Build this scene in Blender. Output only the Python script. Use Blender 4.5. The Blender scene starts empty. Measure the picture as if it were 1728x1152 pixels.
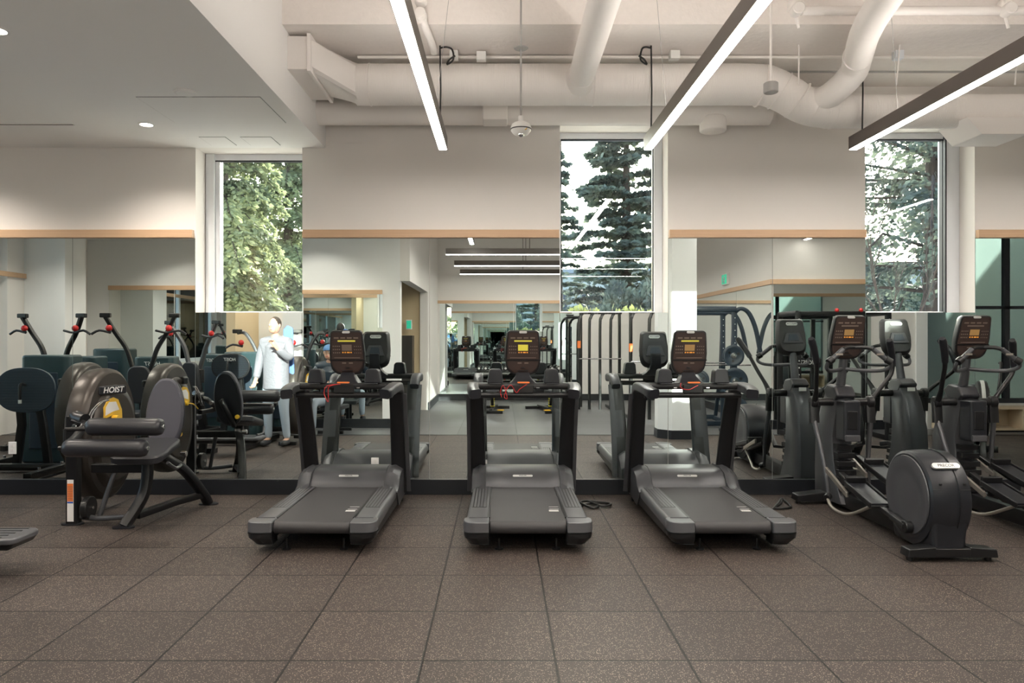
import bpy, math, random
from mathutils import Vector, Matrix
random.seed(7)
SC = bpy.context.scene
C = SC.collection
PI = math.pi
# ------------------------------------------------------------------ camera, world, sun, exposure
M = 7.0            # distance of the mirror wall
cam = bpy.data.cameras.new('camera'); camo = bpy.data.objects.new('camera', cam); C.objects.link(camo)
camo.location = (0, 0, 1.48); camo.rotation_euler = (PI/2, 0, 0)
cam.sensor_width = 36; cam.lens = 36*1247/1728
cam.shift_x = 19/1728; cam.shift_y = -6/1728
cam.clip_start = 0.05; cam.clip_end = 400
SC.camera = camo
SC.view_settings.view_transform = 'Standard'; SC.view_settings.look = 'None'
SC.view_settings.gamma = 1; SC.view_settings.use_curve_mapping = False
SC.view_settings.exposure = 0.48
SC.cycles.max_bounces = 14; SC.cycles.glossy_bounces = 9; SC.cycles.diffuse_bounces = 5
SC.cycles.transmission_bounces = 8; SC.cycles.transparent_max_bounces = 24
SC.cycles.sample_clamp_indirect = 6
SC.cycles.use_denoising = True
w = bpy.data.worlds.new('sky'); SC.world = w; w.use_nodes = True
nt = w.node_tree; bg = nt.nodes['Background']
sky = nt.nodes.new('ShaderNodeTexSky'); sky.sky_type = 'NISHITA'; sky.sun_disc = False
sky.sun_elevation = math.radians(17); sky.sun_rotation = math.radians(14); sky.air_density = 1.0; sky.dust_density = 2.5
hs = nt.nodes.new('ShaderNodeHueSaturation'); hs.inputs['Saturation'].default_value = 0.85
nt.links.new(sky.outputs[0], hs.inputs['Color']); nt.links.new(hs.outputs[0], bg.inputs['Color'])
bg.inputs['Strength'].default_value = 1.0
sun = bpy.data.lights.new('sun', 'SUN'); sun.energy = 14; sun.angle = math.radians(0.6); sun.color = (1, .93, .82)
suno = bpy.data.objects.new('sun', sun); C.objects.link(suno)
suno.rotation_euler = Vector((-.25, -1, -.31)).to_track_quat('-Z', 'Y').to_euler()
LIGHT_STRIP = 42.0
CEILING_FILL = 24.0  # strength of the added glow on top of the lamps
DOWN_W = 75.0
# ------------------------------------------------------------------ materials
def mat(name, col, rough=.5, metal=0, bump=None, emit=None, spec=.5, coat=0, var=None):
    m = bpy.data.materials.new(name); m.use_nodes = True; n = m.node_tree.nodes; l = m.node_tree.links
    b = n['Principled BSDF']
    b.inputs['Base Color'].default_value = (*col, 1); b.inputs['Roughness'].default_value = rough
    b.inputs['Metallic'].default_value = metal; b.inputs['Specular IOR Level'].default_value = spec
    b.inputs['Coat Weight'].default_value = coat
    if emit: b.inputs['Emission Color'].default_value = (*emit[0], 1); b.inputs['Emission Strength'].default_value = emit[1]
    tc = n.new('ShaderNodeTexCoord')
    if var:                                    # gentle colour variation: (scale, amount)
        no = n.new('ShaderNodeTexNoise'); no.inputs['Scale'].default_value = var[0]; no.inputs['Detail'].default_value = 5
        l.new(tc.outputs['Object'], no.inputs['Vector'])
        mx = n.new('ShaderNodeMix'); mx.data_type = 'RGBA'
        mx.inputs[6].default_value = (*[c*(1-var[1]) for c in col], 1); mx.inputs[7].default_value = (*[min(1, c*(1+var[1])) for c in col], 1)
        l.new(no.outputs['Fac'], mx.inputs[0]); l.new(mx.outputs[2], b.inputs['Base Color'])
    if bump:                                   # (scale, strength)
        no = n.new('ShaderNodeTexNoise'); no.inputs['Scale'].default_value = bump[0]; no.inputs['Detail'].default_value = 3
        l.new(tc.outputs['Object'], no.inputs['Vector'])
        bp = n.new('ShaderNodeBump'); bp.inputs['Strength'].default_value = bump[1]; bp.inputs['Distance'].default_value = .01
        l.new(no.outputs['Fac'], bp.inputs['Height']); l.new(bp.outputs[0], b.inputs['Normal'])
    return m
MT = {}
MT['wall'] = mat('painted_wall', (.80, .765, .735), .85, bump=(40, .05))
MT['wall_white'] = mat('white_painted_wall', (.86, .86, .86), .8, bump=(40, .05))
MT['tan'] = mat('tan_wall', (.62, .50, .33), .8)
MT['soffit'] = mat('white_ceiling_paint', (.90, .89, .88), .9)
MT['concrete'] = mat('painted_concrete', (.84, .79, .755), .9, bump=(18, .5), var=(30, .04))
MT['duct'] = mat('white_duct_paint', (.86, .82, .79), .6)
MT['white'] = mat('white_plastic', (.85, .84, .82), .45)
MT['frame'] = mat('window_frame_white', (.78, .80, .84), .4)
MT['gasket'] = mat('dark_gasket', (.02, .022, .03), .5)
MT['base'] = mat('baseboard_black', (.012, .014, .018), .38)
MT['mirror'] = mat('mirror_silver', (.82, .885, .875), 0.0, 1)
MT['mirror_edge'] = mat('mirror_edge_glass', (.25, .32, .32), .25, spec=.8)
MT['black'] = mat('black_powder_coat', (.007, .007, .008), .36)
MT['plastic'] = mat('black_moulded_plastic', (.009, .009, .010), .36)
MT['char'] = mat('charcoal_plastic', (.016, .017, .021), .30)
MT['gun'] = mat('gunmetal_paint', (.078, .079, .086), .34, .35)
MT['rail'] = mat('light_gunmetal', (.125, .126, .135), .36, .3)
MT['grey'] = mat('grey_plastic', (.060, .060, .066), .38)
MT['lightgrey'] = mat('light_grey_metal', (.35, .34, .33), .5)
MT['bronze'] = mat('bronze_grey_shroud', (.052, .044, .038), .34, .35)
MT['belt'] = mat('treadmill_belt_rubber', (.040, .038, .040), .55, bump=(900, .08))
MT['face'] = mat('console_face_dark_brown', (.050, .034, .030), .25)
MT['facelit'] = mat('keypad_print', (.16, .115, .09), .5)
MT['lcd'] = mat('yellow_display', (.25, .22, .02), .4, emit=((.62, .52, .06), .55))
MT['lcdoff'] = mat('dim_amber_display', (.22, .13, .05), .4, emit=((.35, .2, .06), .25))
MT['amber'] = mat('amber_button', (.6, .25, .03), .4, emit=((.8, .3, .04), .3))
MT['silver'] = mat('silver_badge', (.72, .72, .70), .3, .3)
MT['chrome'] = mat('chrome', (.75, .75, .76), .16, 1)
MT['champ'] = mat('satin_aluminium', (.50, .46, .41), .32, .8)
MT['pad'] = mat('black_upholstery', (.022, .023, .028), .42, bump=(700, .15))
MT['padgrey'] = mat('slate_upholstery', (.062, .062, .080), .55, bump=(500, .15))
MT['foam'] = mat('black_foam_roller', (.020, .020, .024), .36)
MT['navy'] = mat('dark_navy_panel', (.020, .034, .052), .4)
MT['teal'] = mat('dark_teal_shroud', (.022, .045, .052), .35)
MT['red'] = mat('red_plastic', (.55, .02, .02), .4)
MT['orange'] = mat('orange_label', (.80, .20, .04), .5)
MT['yellow'] = mat('yellow_plastic', (.80, .48, .03), .4)
MT['yel2'] = mat('yellow_rubber', (.72, .62, .05), .5)
MT['paper'] = mat('label_paper', (.80, .78, .76), .6)
MT['ink'] = mat('printed_ink', (.10, .10, .11), .6)
MT['whiteink'] = mat('white_print', (.75, .75, .73), .5)
MT['blue'] = mat('blue_print', (.03, .10, .45), .5)
MT['bluerub'] = mat('blue_resistance_rubber', (.02, .20, .55), .5)
MT['fixture'] = mat('dark_bronze_fixture', (.11, .09, .08), .45)
MT['cable'] = mat('black_cable', (.012, .012, .012), .5)
MT['bark'] = mat('tree_bark', (.075, .055, .045), .9, bump=(12, .6), var=(6, .3))
MT['hedge'] = mat('hedge_leaf', (.05, .09, .035), .8, var=(2, .45))
MT['concrete2'] = mat('exterior_concrete', (.34, .36, .34), .85, var=(3, .1))
MT['tealwall'] = mat('green_grey_wall', (.075, .115, .105), .6, var=(1.2, .25))
MT['roof'] = mat('exterior_roof', (.22, .24, .27), .7)
MT['bounce'] = mat('pale_bounce_paving', (.52, .51, .49), .9, var=(1.5, .08))  # unseen ground, kept pale to throw sunlight up onto the ceilings
MT['skin'] = mat('skin', (.55, .33, .24), .5)
MT['hair'] = mat('dark_hair', (.03, .02, .015), .6)
MT['puffer'] = mat('grey_puffer_jacket', (.20, .20, .23), .35, bump=(22, .6))
MT['denim'] = mat('pale_denim', (.38, .44, .52), .85, bump=(200, .2))
MT['sleeve'] = mat('blue_fabric', (.12, .22, .50), .8)
MT['capblue'] = mat('blue_cap_fabric', (.10, .22, .42), .8)
MT['shoe'] = mat('dark_shoe', (.03, .03, .035), .6)
MT['green'] = mat('green_exit_sign', (.02, .42, .25), .5, emit=((.03, .5, .3), .45))
MT['doordark'] = mat('dark_door', (.02, .018, .016), .4)
MT['strip'] = mat('lamp_diffuser', (.9, .88, .85), .5, emit=((1, .93, .84), LIGHT_STRIP))
MT['up'] = mat('ceiling_fill_glow', (.9, .88, .85), .5, emit=((1, .93, .85), CEILING_FILL))  # added fill glow that brightens the ceiling
MT['down'] = mat('downlight_lens', (.9, .88, .85), .5, emit=((1, .92, .8), 14))

def leafmat(name, c1, c2, trans):
    m = bpy.data.materials.new(name); m.use_nodes = True; n = m.node_tree.nodes; l = m.node_tree.links
    b = n['Principled BSDF']; b.inputs['Roughness'].default_value = .6
    tc = n.new('ShaderNodeTexCoord'); no = n.new('ShaderNodeTexNoise'); no.inputs['Scale'].default_value = 1.4; no.inputs['Detail'].default_value = 6
    l.new(tc.outputs['Object'], no.inputs['Vector'])
    r = n.new('ShaderNodeValToRGB'); r.color_ramp.elements[0].position = .38; r.color_ramp.elements[1].position = .62
    r.color_ramp.elements[0].color = (*c1, 1); r.color_ramp.elements[1].color = (*c2, 1)
    l.new(no.outputs['Fac'], r.inputs[0]); l.new(r.outputs[0], b.inputs['Base Color'])
    t = n.new('ShaderNodeBsdfTranslucent'); l.new(r.outputs[0], t.inputs['Color'])
    mx = n.new('ShaderNodeMixShader'); mx.inputs[0].default_value = trans
    l.new(b.outputs[0], mx.inputs[1]); l.new(t.outputs[0], mx.inputs[2]); l.new(mx.outputs[0], n['Material Output'].inputs['Surface'])
    return m
MT['leafA'] = leafmat('cedar_foliage', (.13, .165, .09), (.38, .42, .22), .45)
MT['leafB'] = leafmat('pine_foliage', (.070, .092, .085), (.19, .23, .17), .35)
MT['leafC'] = leafmat('shrub_foliage', (.08, .12, .04), (.30, .34, .12), .4)

def glassmat():
    m = bpy.data.materials.new('window_glass'); m.use_nodes = True; n = m.node_tree.nodes; l = m.node_tree.links
    n.remove(n['Principled BSDF'])
    t = n.new('ShaderNodeBsdfTransparent'); t.inputs['Color'].default_value = (.90, .95, .95, 1)
    g = n.new('ShaderNodeBsdfGlossy'); g.inputs['Roughness'].default_value = 0.0; g.inputs['Color'].default_value = (1, 1, 1, 1)
    f = n.new('ShaderNodeFresnel'); f.inputs['IOR'].default_value = 1.55
    mx = n.new('ShaderNodeMixShader'); l.new(f.outputs[0], mx.inputs[0]); l.new(t.outputs[0], mx.inputs[1]); l.new(g.outputs[0], mx.inputs[2])
    l.new(mx.outputs[0], n['Material Output'].inputs['Surface'])
    return m
MT['glass'] = glassmat()

def woodmat():
    m = bpy.data.materials.new('oak_trim'); m.use_nodes = True; n = m.node_tree.nodes; l = m.node_tree.links
    b = n['Principled BSDF']; b.inputs['Roughness'].default_value = .5
    tc = n.new('ShaderNodeTexCoord'); mp = n.new('ShaderNodeMapping'); mp.inputs['Scale'].default_value = (.6, 8, 30)
    no = n.new('ShaderNodeTexNoise'); no.inputs['Scale'].default_value = 3; no.inputs['Detail'].default_value = 6
    l.new(tc.outputs['Object'], mp.inputs[0]); l.new(mp.outputs[0], no.inputs['Vector'])
    r = n.new('ShaderNodeValToRGB'); r.color_ramp.elements[0].color = (.52, .33, .20, 1); r.color_ramp.elements[1].color = (.66, .45, .29, 1)
    l.new(no.outputs['Fac'], r.inputs[0]); l.new(r.outputs[0], b.inputs['Base Color'])
    return m
MT['wood'] = woodmat()
MT['plywood'] = mat('pale_plywood', (.66, .53, .38), .55, var=(6, .08))

def tilemat(name, size, x0, y0, base, speck, amount, rough, seamdark):
    m = bpy.data.materials.new(name); m.use_nodes = True; n = m.node_tree.nodes; l = m.node_tree.links
    b = n['Principled BSDF']; b.inputs['Roughness'].default_value = rough; b.inputs['Specular IOR Level'].default_value = .35
    g = n.new('ShaderNodeNewGeometry'); sp = n.new('ShaderNodeSeparateXYZ'); l.new(g.outputs['Position'], sp.inputs[0])
    def mth(op, a, bb=None, c=None):
        x = n.new('ShaderNodeMath'); x.operation = op
        for i, v in enumerate((a, bb, c)):
            if v is None: continue
            if isinstance(v, (int, float)): x.inputs[i].default_value = v
            else: l.new(v, x.inputs[i])
        return x.outputs[0]
    wob = n.new('ShaderNodeTexNoise'); wob.inputs['Scale'].default_value = 25; l.new(g.outputs['Position'], wob.inputs['Vector'])
    wv = mth('MULTIPLY', mth('SUBTRACT', wob.outputs['Fac'], .5), .006)
    ds = []; ids = []
    for ax, o in ((0, x0), (1, y0)):
        u = mth('DIVIDE', mth('SUBTRACT', mth('ADD', sp.outputs[ax], wv), o), size)
        fr = mth('FRACT', mth('ADD', u, 50)); ds.append(mth('MINIMUM', fr, mth('SUBTRACT', 1, fr)))
        ids.append(mth('FLOOR', mth('ADD', u, 50)))
    d = mth('MULTIPLY', mth('MINIMUM', ds[0], ds[1]), size)
    seam = n.new('ShaderNodeMapRange'); seam.inputs['From Min'].default_value = .003; seam.inputs['From Max'].default_value = .0075; l.new(d, seam.inputs['Value'])
    cb = n.new('ShaderNodeCombineXYZ'); l.new(ids[0], cb.inputs[0]); l.new(ids[1], cb.inputs[1])
    wn = n.new('ShaderNodeTexWhiteNoise'); wn.noise_dimensions = '3D'; l.new(cb.outputs[0], wn.inputs['Vector'])
    vo = n.new('ShaderNodeTexVoronoi'); vo.inputs['Scale'].default_value = 170; l.new(g.outputs['Position'], vo.inputs['Vector'])
    vs = n.new('ShaderNodeSeparateColor'); l.new(vo.outputs['Color'], vs.inputs[0])
    no = n.new('ShaderNodeTexNoise'); no.inputs['Scale'].default_value = 170; no.inputs['Detail'].default_value = 8; no.inputs['Roughness'].default_value = .75; l.new(g.outputs['Position'], no.inputs['Vector'])
    isp = mth('GREATER_THAN', vs.outputs[0], 1-amount)
    small = n.new('ShaderNodeMapRange'); small.inputs['From Min'].default_value = .45; small.inputs['From Max'].default_value = .25; l.new(vo.outputs['Distance'], small.inputs['Value'])
    fac = mth('MULTIPLY', isp, small.outputs[0])
    r = n.new('ShaderNodeValToRGB'); r.color_ramp.elements[0].position = .3; r.color_ramp.elements[1].position = .72
    r.color_ramp.elements[0].color = (*[c*.30 for c in base], 1); r.color_ramp.elements[1].color = (*[c*1.9 for c in base], 1)
    l.new(no.outputs['Fac'], r.inputs[0])
    mx = n.new('ShaderNodeMix'); mx.data_type = 'RGBA'; l.new(fac, mx.inputs[0]); l.new(r.outputs[0], mx.inputs[6]); mx.inputs[7].default_value = (*speck, 1)
    tv = n.new('ShaderNodeMapRange'); tv.inputs['To Min'].default_value = .88; tv.inputs['To Max'].default_value = 1.1; l.new(wn.outputs['Value'], tv.inputs['Value'])
    sm = n.new('ShaderNodeMapRange'); sm.inputs['To Min'].default_value = seamdark; sm.inputs['To Max'].default_value = 1; l.new(seam.outputs[0], sm.inputs['Value'])
    f2 = mth('MULTIPLY', tv.outputs[0], sm.outputs[0])
    vm = n.new('ShaderNodeVectorMath'); vm.operation = 'SCALE'; l.new(mx.outputs[2], vm.inputs[0]); l.new(f2, vm.inputs['Scale'])
    l.new(vm.outputs[0], b.inputs['Base Color'])
    bp = n.new('ShaderNodeBump'); bp.inputs['Strength'].default_value = .35; bp.inputs['Distance'].default_value = .003
    l.new(mth('ADD', no.outputs['Fac'], mth('MULTIPLY', seam.outputs[0], 2)), bp.inputs['Height']); l.new(bp.outputs[0], b.inputs['Normal'])
    return m
MT['floor'] = tilemat('speckled_rubber_tile', .6096, .25, 3.39, (.045, .035, .031), (.38, .30, .24), .32, .56, .08)
MT['floor2'] = tilemat('dark_grey_rubber_tile', .9144, .25, 2.7, (.10, .10, .105), (.16, .16, .17), .08, .42, .5)

def ductmat():
    m = MT['spiral'] = mat('spiral_duct_paint', (.86, .82, .79), .6)
    n = m.node_tree.nodes; l = m.node_tree.links
    tc = n.new('ShaderNodeTexCoord'); wv = n.new('ShaderNodeTexWave'); wv.inputs['Scale'].default_value = 22; wv.inputs['Distortion'].default_value = 1.2
    wv.inputs['Detail'].default_value = 2
    l.new(tc.outputs['Object'], wv.inputs['Vector'])
    bp = n.new('ShaderNodeBump'); bp.inputs['Strength'].default_value = .22; bp.inputs['Distance'].default_value = .006
    l.new(wv.outputs['Fac'], bp.inputs['Height']); l.new(bp.outputs[0], n['Principled BSDF'].inputs['Normal'])
ductmat()

# ------------------------------------------------------------------ mesh helpers
def V(*a): return Vector(a)
def smooth_path(pts, n=6):
    P = [Vector(p) for p in pts]
    if len(P) < 3: return P
    out = []
    for i in range(len(P)-1):
        p0 = P[max(i-1, 0)]; p1 = P[i]; p2 = P[i+1]; p3 = P[min(i+2, len(P)-1)]
        for k in range(n):
            t = k/n
            out.append(.5*((2*p1)+(-p0+p2)*t+(2*p0-5*p1+4*p2-p3)*t*t+(-p0+3*p1-3*p2+p3)*t**3))
    out.append(P[-1]); return out
def rrect(w, h, r, n=5):
    o = []
    for cx, cy, a in ((w/2-r, h/2-r, 0), (-w/2+r, h/2-r, 90), (-w/2+r, -h/2+r, 180), (w/2-r, -h/2+r, 270)):
        for k in range(n+1):
            t = math.radians(a+90*k/n); o.append((cx+r*math.cos(t), cy+r*math.sin(t)))
    return o
class MB:
    def __init__(s): s.v = []; s.f = []; s.m = []; s.mats = []
    def _mi(s, m):
        m = m or '_'
        if m not in s.mats: s.mats.append(m)
        return s.mats.index(m)
    def add(s, vs, fs, m=None, T=None):
        o = len(s.v); mi = s._mi(m)
        s.v += [tuple(T @ Vector(p)) if T is not None else tuple(p) for p in vs]
        s.f += [tuple(i+o for i in f) for f in fs]; s.m += [mi]*len(fs)
        return s
    def box(s, x0, x1, y0, y1, z0, z1, m=None, T=None):
        vs = [(x, y, z) for z in (z0, z1) for y in (y0, y1) for x in (x0, x1)]
        return s.add(vs, [(0, 2, 3, 1), (4, 5, 7, 6), (0, 1, 5, 4), (2, 6, 7, 3), (0, 4, 6, 2), (1, 3, 7, 5)], m, T)
    def prism(s, poly, a0, a1, axis='x', m=None, T=None):
        # poly in the two other axes, in order (x: y,z) (y: x,z) (z: x,y)
        def P(a, u, v): return {'x': (a, u, v), 'y': (u, a, v), 'z': (u, v, a)}[axis]
        n = len(poly); vs = [P(a0, *p) for p in poly]+[P(a1, *p) for p in poly]
        fs = [tuple(range(n))[::-1], tuple(range(n, 2*n))]+[(i, (i+1) % n, n+(i+1) % n, n+i) for i in range(n)]
        return s.add(vs, fs, m, T)
    def sweep(s, pts, sec, up=(0, 0, 1), m=None, closed=False, scale=None, T=None, rounds=0):
        P = smooth_path(pts, rounds) if rounds else [Vector(p) for p in pts]
        n = len(P); k = len(sec); vs = []
        up = Vector(up); prev = None
        for i, p in enumerate(P):
            if closed: t = P[(i+1) % n]-P[i-1]
            else: t = P[min(i+1, n-1)]-P[max(i-1, 0)]
            t.normalize()
            if prev is None:
                a = up.cross(t)
                if a.length < 1e-3: a = Vector((1, 0, 0)).cross(t)
                if a.length < 1e-3: a = Vector((0, 1, 0)).cross(t)
            else:
                a = prev - t*prev.dot(t)
            a.normalize(); prev = a; b = t.cross(a)
            sc = 1 if scale is None else (scale[i] if not callable(scale) else scale(i/(n-1)))
            vs += [p+a*u*sc+b*v*sc for u, v in sec]
        fs = []
        for i in range(n if closed else n-1):
            j = (i+1) % n
            fs += [(i*k+q, i*k+(q+1) % k, j*k+(q+1) % k, j*k+q) for q in range(k)]
        if not closed: fs += [tuple(range(k))[::-1], tuple(range((n-1)*k, n*k))]
        return s.add(vs, fs, m, T)
    def tube(s, pts, r, m=None, n=12, rounds=0, closed=False, scale=None, T=None):
        sec = [(r*math.cos(2*PI*i/n), r*math.sin(2*PI*i/n)) for i in range(n)]
        return s.sweep(pts, sec, m=m, rounds=rounds, closed=closed, scale=scale, T=T)
    def bar(s, pts, w_, h, m=None, rounds=0, up=(1, 0, 0), r=.006, scale=None, T=None):
        return s.sweep(pts, rrect(w_, h, min(r, w_/2.1, h/2.1), 2), up=up, m=m, rounds=rounds, scale=scale, T=T)
    def lathe(s, prof, c=(0, 0, 0), axis='z', n=28, m=None, T=None):
        vs = []; c = Vector(c)
        for r, h in prof:
            for i in range(n):
                a = 2*PI*i/n; u, v_ = r*math.cos(a), r*math.sin(a)
                vs.append(c+Vector({'z': (u, v_, h), 'x': (h, u, v_), 'y': (v_, h, u)}[axis]))
        fs = [(j*n+i, j*n+(i+1) % n, (j+1)*n+(i+1) % n, (j+1)*n+i) for j in range(len(prof)-1) for i in range(n)]
        fs += [tuple(range(n))[::-1], tuple(range((len(prof)-1)*n, len(prof)*n))]
        return s.add(vs, fs, m, T)
    def cyl(s, c, r, h, axis='z', n=24, m=None, T=None, ch=.15):
        e = min(r, h/2)*ch
        return s.lathe([(r-e, -h/2), (r, -h/2+e), (r, h/2-e), (r-e, h/2)], c, axis, n, m, T)
    def ball(s, c, r, m=None, n=16, T=None):
        rx, ry, rz = r if isinstance(r, tuple) else (r, r, r)
        vs = []; k = n//2
        for j in range(1, k):
            for i in range(n):
                a = 2*PI*i/n; b = PI*j/k
                vs.append((c[0]+rx*math.sin(b)*math.cos(a), c[1]+ry*math.sin(b)*math.sin(a), c[2]+rz*math.cos(b)))
        t = len(vs); vs += [(c[0], c[1], c[2]+rz), (c[0], c[1], c[2]-rz)]
        fs = [(j*n+i, (j+1)*n+i, (j+1)*n+(i+1) % n, j*n+(i+1) % n) for j in range(k-2) for i in range(n)]
        fs += [(t, i, (i+1) % n) for i in range(n)]+[(t+1, (k-2)*n+(i+1) % n, (k-2)*n+i) for i in range(n)]
        return s.add(vs, fs, m, T)
    def build(s, name, m, parent=None, bevel=0, sharp=38, seg=2, sub=0, label=None):
        me = bpy.data.meshes.new(name); me.from_pydata(s.v, [], s.f)
        for q in s.mats: me.materials.append(MT[m if q == '_' else q])
        for i, p in enumerate(me.polygons): p.material_index = s.m[i]; p.use_smooth = True
        me.update()
        if sharp < 180: me.set_sharp_from_angle(angle=math.radians(sharp))
        o = bpy.data.objects.new(name, me); C.objects.link(o)
        if parent: o.parent = parent
        if bevel:
            b = o.modifiers.new('bevel', 'BEVEL'); b.width = bevel; b.segments = seg; b.limit_method = 'ANGLE'; b.angle_limit = math.radians(sharp); b.harden_normals = True
        if sub:
            q = o.modifiers.new('sub', 'SUBSURF'); q.levels = sub; q.render_levels = sub
        if label: o['label'] = label
        return o
def tag(o, label, cat, group=None, kind=None):
    o['label'] = label; o['category'] = cat
    if group: o['group'] = group
    if kind: o['kind'] = kind
    return o
def thing(name, label, cat, loc=(0, 0, 0), rz=0, group=None):
    o = bpy.data.objects.new(name, None); C.objects.link(o); o.location = loc; o.rotation_euler = (0, 0, rz); o.empty_display_size = .1
    return tag(o, label, cat, group)
def struct(name, mb, m, parent=None, bevel=0, label=None):
    o = mb.build(name, m, parent, bevel)
    if parent is None: o['kind'] = 'structure'
    if label: o['label'] = label
    return o
def copy_tree(o, parent=None, loc=None, rz=None, label=None):
    c = o.copy(); C.objects.link(c)
    if parent: c.parent = parent
    if loc is not None: c.location = loc
    if rz is not None: c.rotation_euler = (0, 0, rz)
    if label: c['label'] = label
    for ch in list(KIDS.get(o.name, [])) or [x for x in o.children]: copy_tree(ch, c)
    return c
KIDS = {}
def text(s, size, m, parent, T, ex=.0006, name='lettering', bold=.0, label=None, spacing=1.0, shear=0):
    cu = bpy.data.curves.new(name, 'FONT'); cu.body = s; cu.size = size; cu.extrude = ex; cu.align_x = 'CENTER'; cu.align_y = 'CENTER'
    cu.offset = bold; cu.space_character = spacing; cu.shear = shear
    o = bpy.data.objects.new(name, cu); C.objects.link(o)
    bpy.context.view_layer.update()
    me = bpy.data.meshes.new_from_object(o.evaluated_get(bpy.context.evaluated_depsgraph_get()))
    bpy.data.objects.remove(o); me.materials.clear(); me.materials.append(MT[m])
    q = bpy.data.objects.new(name, me); C.objects.link(q); q.parent = parent; q.matrix_local = T
    if label: q['label'] = label
    return q
def TR(loc, rx=0, ry=0, rz=0): return Matrix.Translation(loc) @ Matrix.Rotation(rz, 4, 'Z') @ Matrix.Rotation(ry, 4, 'Y') @ Matrix.Rotation(rx, 4, 'X')

# ------------------------------------------------------------------ the setting
XL, XR = -7.6, 9.6
ZC, ZS, ZB = 4.6, 3.28, 3.86
W = [(-2.89, -1.88, 3.28), (.56, 1.583, 3.49), (3.453, 4.49, 3.49)]
SILL = 1.72; D2 = 7.36
b = MB(); xs = XL-.3
for x0, x1, zt in W:
    b.box(xs, x0, M, D2, 0, ZB); b.box(x0, x1, M, D2, 0, SILL); b.box(x0, x1, M, D2, zt, ZB); xs = x1
b.box(xs, XR+.3, M, D2, 0, ZB)
struct('wall_front', b, 'wall')
struct('floor', MB().box(XL-.3, XR+.3, 2.7, D2, -.12, 0), 'floor')
struct('floor_rear', MB().box(XL-.3, XR+.3, -3.9, 2.7, -.12, 0), 'floor2')
struct('trim_7', MB().box(XL, XR, 2.66, 2.74, 0, .004), 'base')
# upper ceiling, concrete beam slab, dropped ceiling
struct('ceiling', MB().box(-1.66, XR+.3, -3.9, 5.61, ZC, ZC+.15), 'concrete')
struct('ceiling_beam', MB().box(-1.66, XR+.3, 5.61, D2, ZB, ZC+.15), 'concrete')
struct('ceiling_dropped', MB().box(XL-.3, -1.66, -3.9, M, ZS, ZC+.15), 'soffit')
# other walls of the room, seen in the mirrors
struct('wall_left', MB().box(XL-.3, XL, .2, 2.6, 0, ZS).box(XL-.3, XL, 6.6, D2, 0, ZS).box(XL-.3, XL, 2.6, 6.6, 0, .9).box(XL-.3, XL, 2.6, 6.6, 3.1, ZS), 'wall')
wn = bpy.data.objects.new('window_5', None); C.objects.link(wn); wn['kind'] = 'structure'
MB().box(XL-.2, XL-.12, 2.6, 6.6, .9, .98).box(XL-.2, XL-.12, 2.6, 6.6, 3.02, 3.1).box(XL-.2, XL-.12, 2.6, 2.68, .98, 3.02).box(XL-.2, XL-.12, 6.52, 6.6, .98, 3.02).box(XL-.2, XL-.12, 4.56, 4.64, .98, 3.02).build('window_frame', 'frame', wn)
MB().box(XL-.165, XL-.16, 2.68, 6.52, .98, 3.02).build('pane', 'glass', wn)
struct('wall_right', MB().box(XR, XR+.3, 1.8, D2, 0, ZC), 'wall')
struct('wall_rear_left', MB().box(XL, -3.4, .2, .4, 0, ZS), 'wall_white')
b = MB().box(-3.4, -1.66, 1.6, 1.8, 0, ZS).box(-3.6, -3.4, .2, 1.8, 0, ZS)
struct('wall_white_return', b, 'wall_white')
b = MB().box(-1.66, -1.5, -3.8, -1.2, 0, ZC).box(-1.66, -1.5, -1.2, 1.8, 2.42, ZC)
struct('wall_alcove_left', b, 'wall')
b = MB().box(-4.6, -4.45, -1.3, 1.6, 0, ZS).box(-4.6, -1.66, -1.4, -1.25, 0, ZS)
struct('wall_corridor', b, 'tan')
struct('wall_rear', MB().box(-1.66, 4.55, -3.8, -3.6, 0, ZC), 'wall')
struct('wall_alcove_right', MB().box(4.4, 4.55, -3.6, 2.0, 0, ZC), 'wall')
b = MB().box(4.55, 6.85, 1.85, 2.0, 0, ZC).box(6.85, XR, 1.85, 2.0, 3.3, ZC).box(6.85, XR, 1.85, 2.0, 0, .42)
struct('wall_rear_right', b, 'wall')
struct('trim_8', MB().box(6.72, 6.9, 1.84, 2.04, 0, 3.3), 'wall_white')
b = MB().prism([(2.50, 2.62), (2.86, 2.62), (2.86, 3.2), (2.50, 3.2), (2.33, 3.02), (2.33, 2.8)], 0, ZC, 'z')
struct('wall_pillar', b, 'wall_white')
b = MB().prism([(2.49, 2.61), (2.87, 2.61), (2.87, 3.21), (2.49, 3.21), (2.32, 3.03), (2.32, 2.79)], 0, .13, 'z')
struct('baseboard_pillar', b, 'base')
struct('wall_pier_left', MB().box(XL, -6.95, 1.6, 2.2, 0, ZS), 'wall_white')
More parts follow.
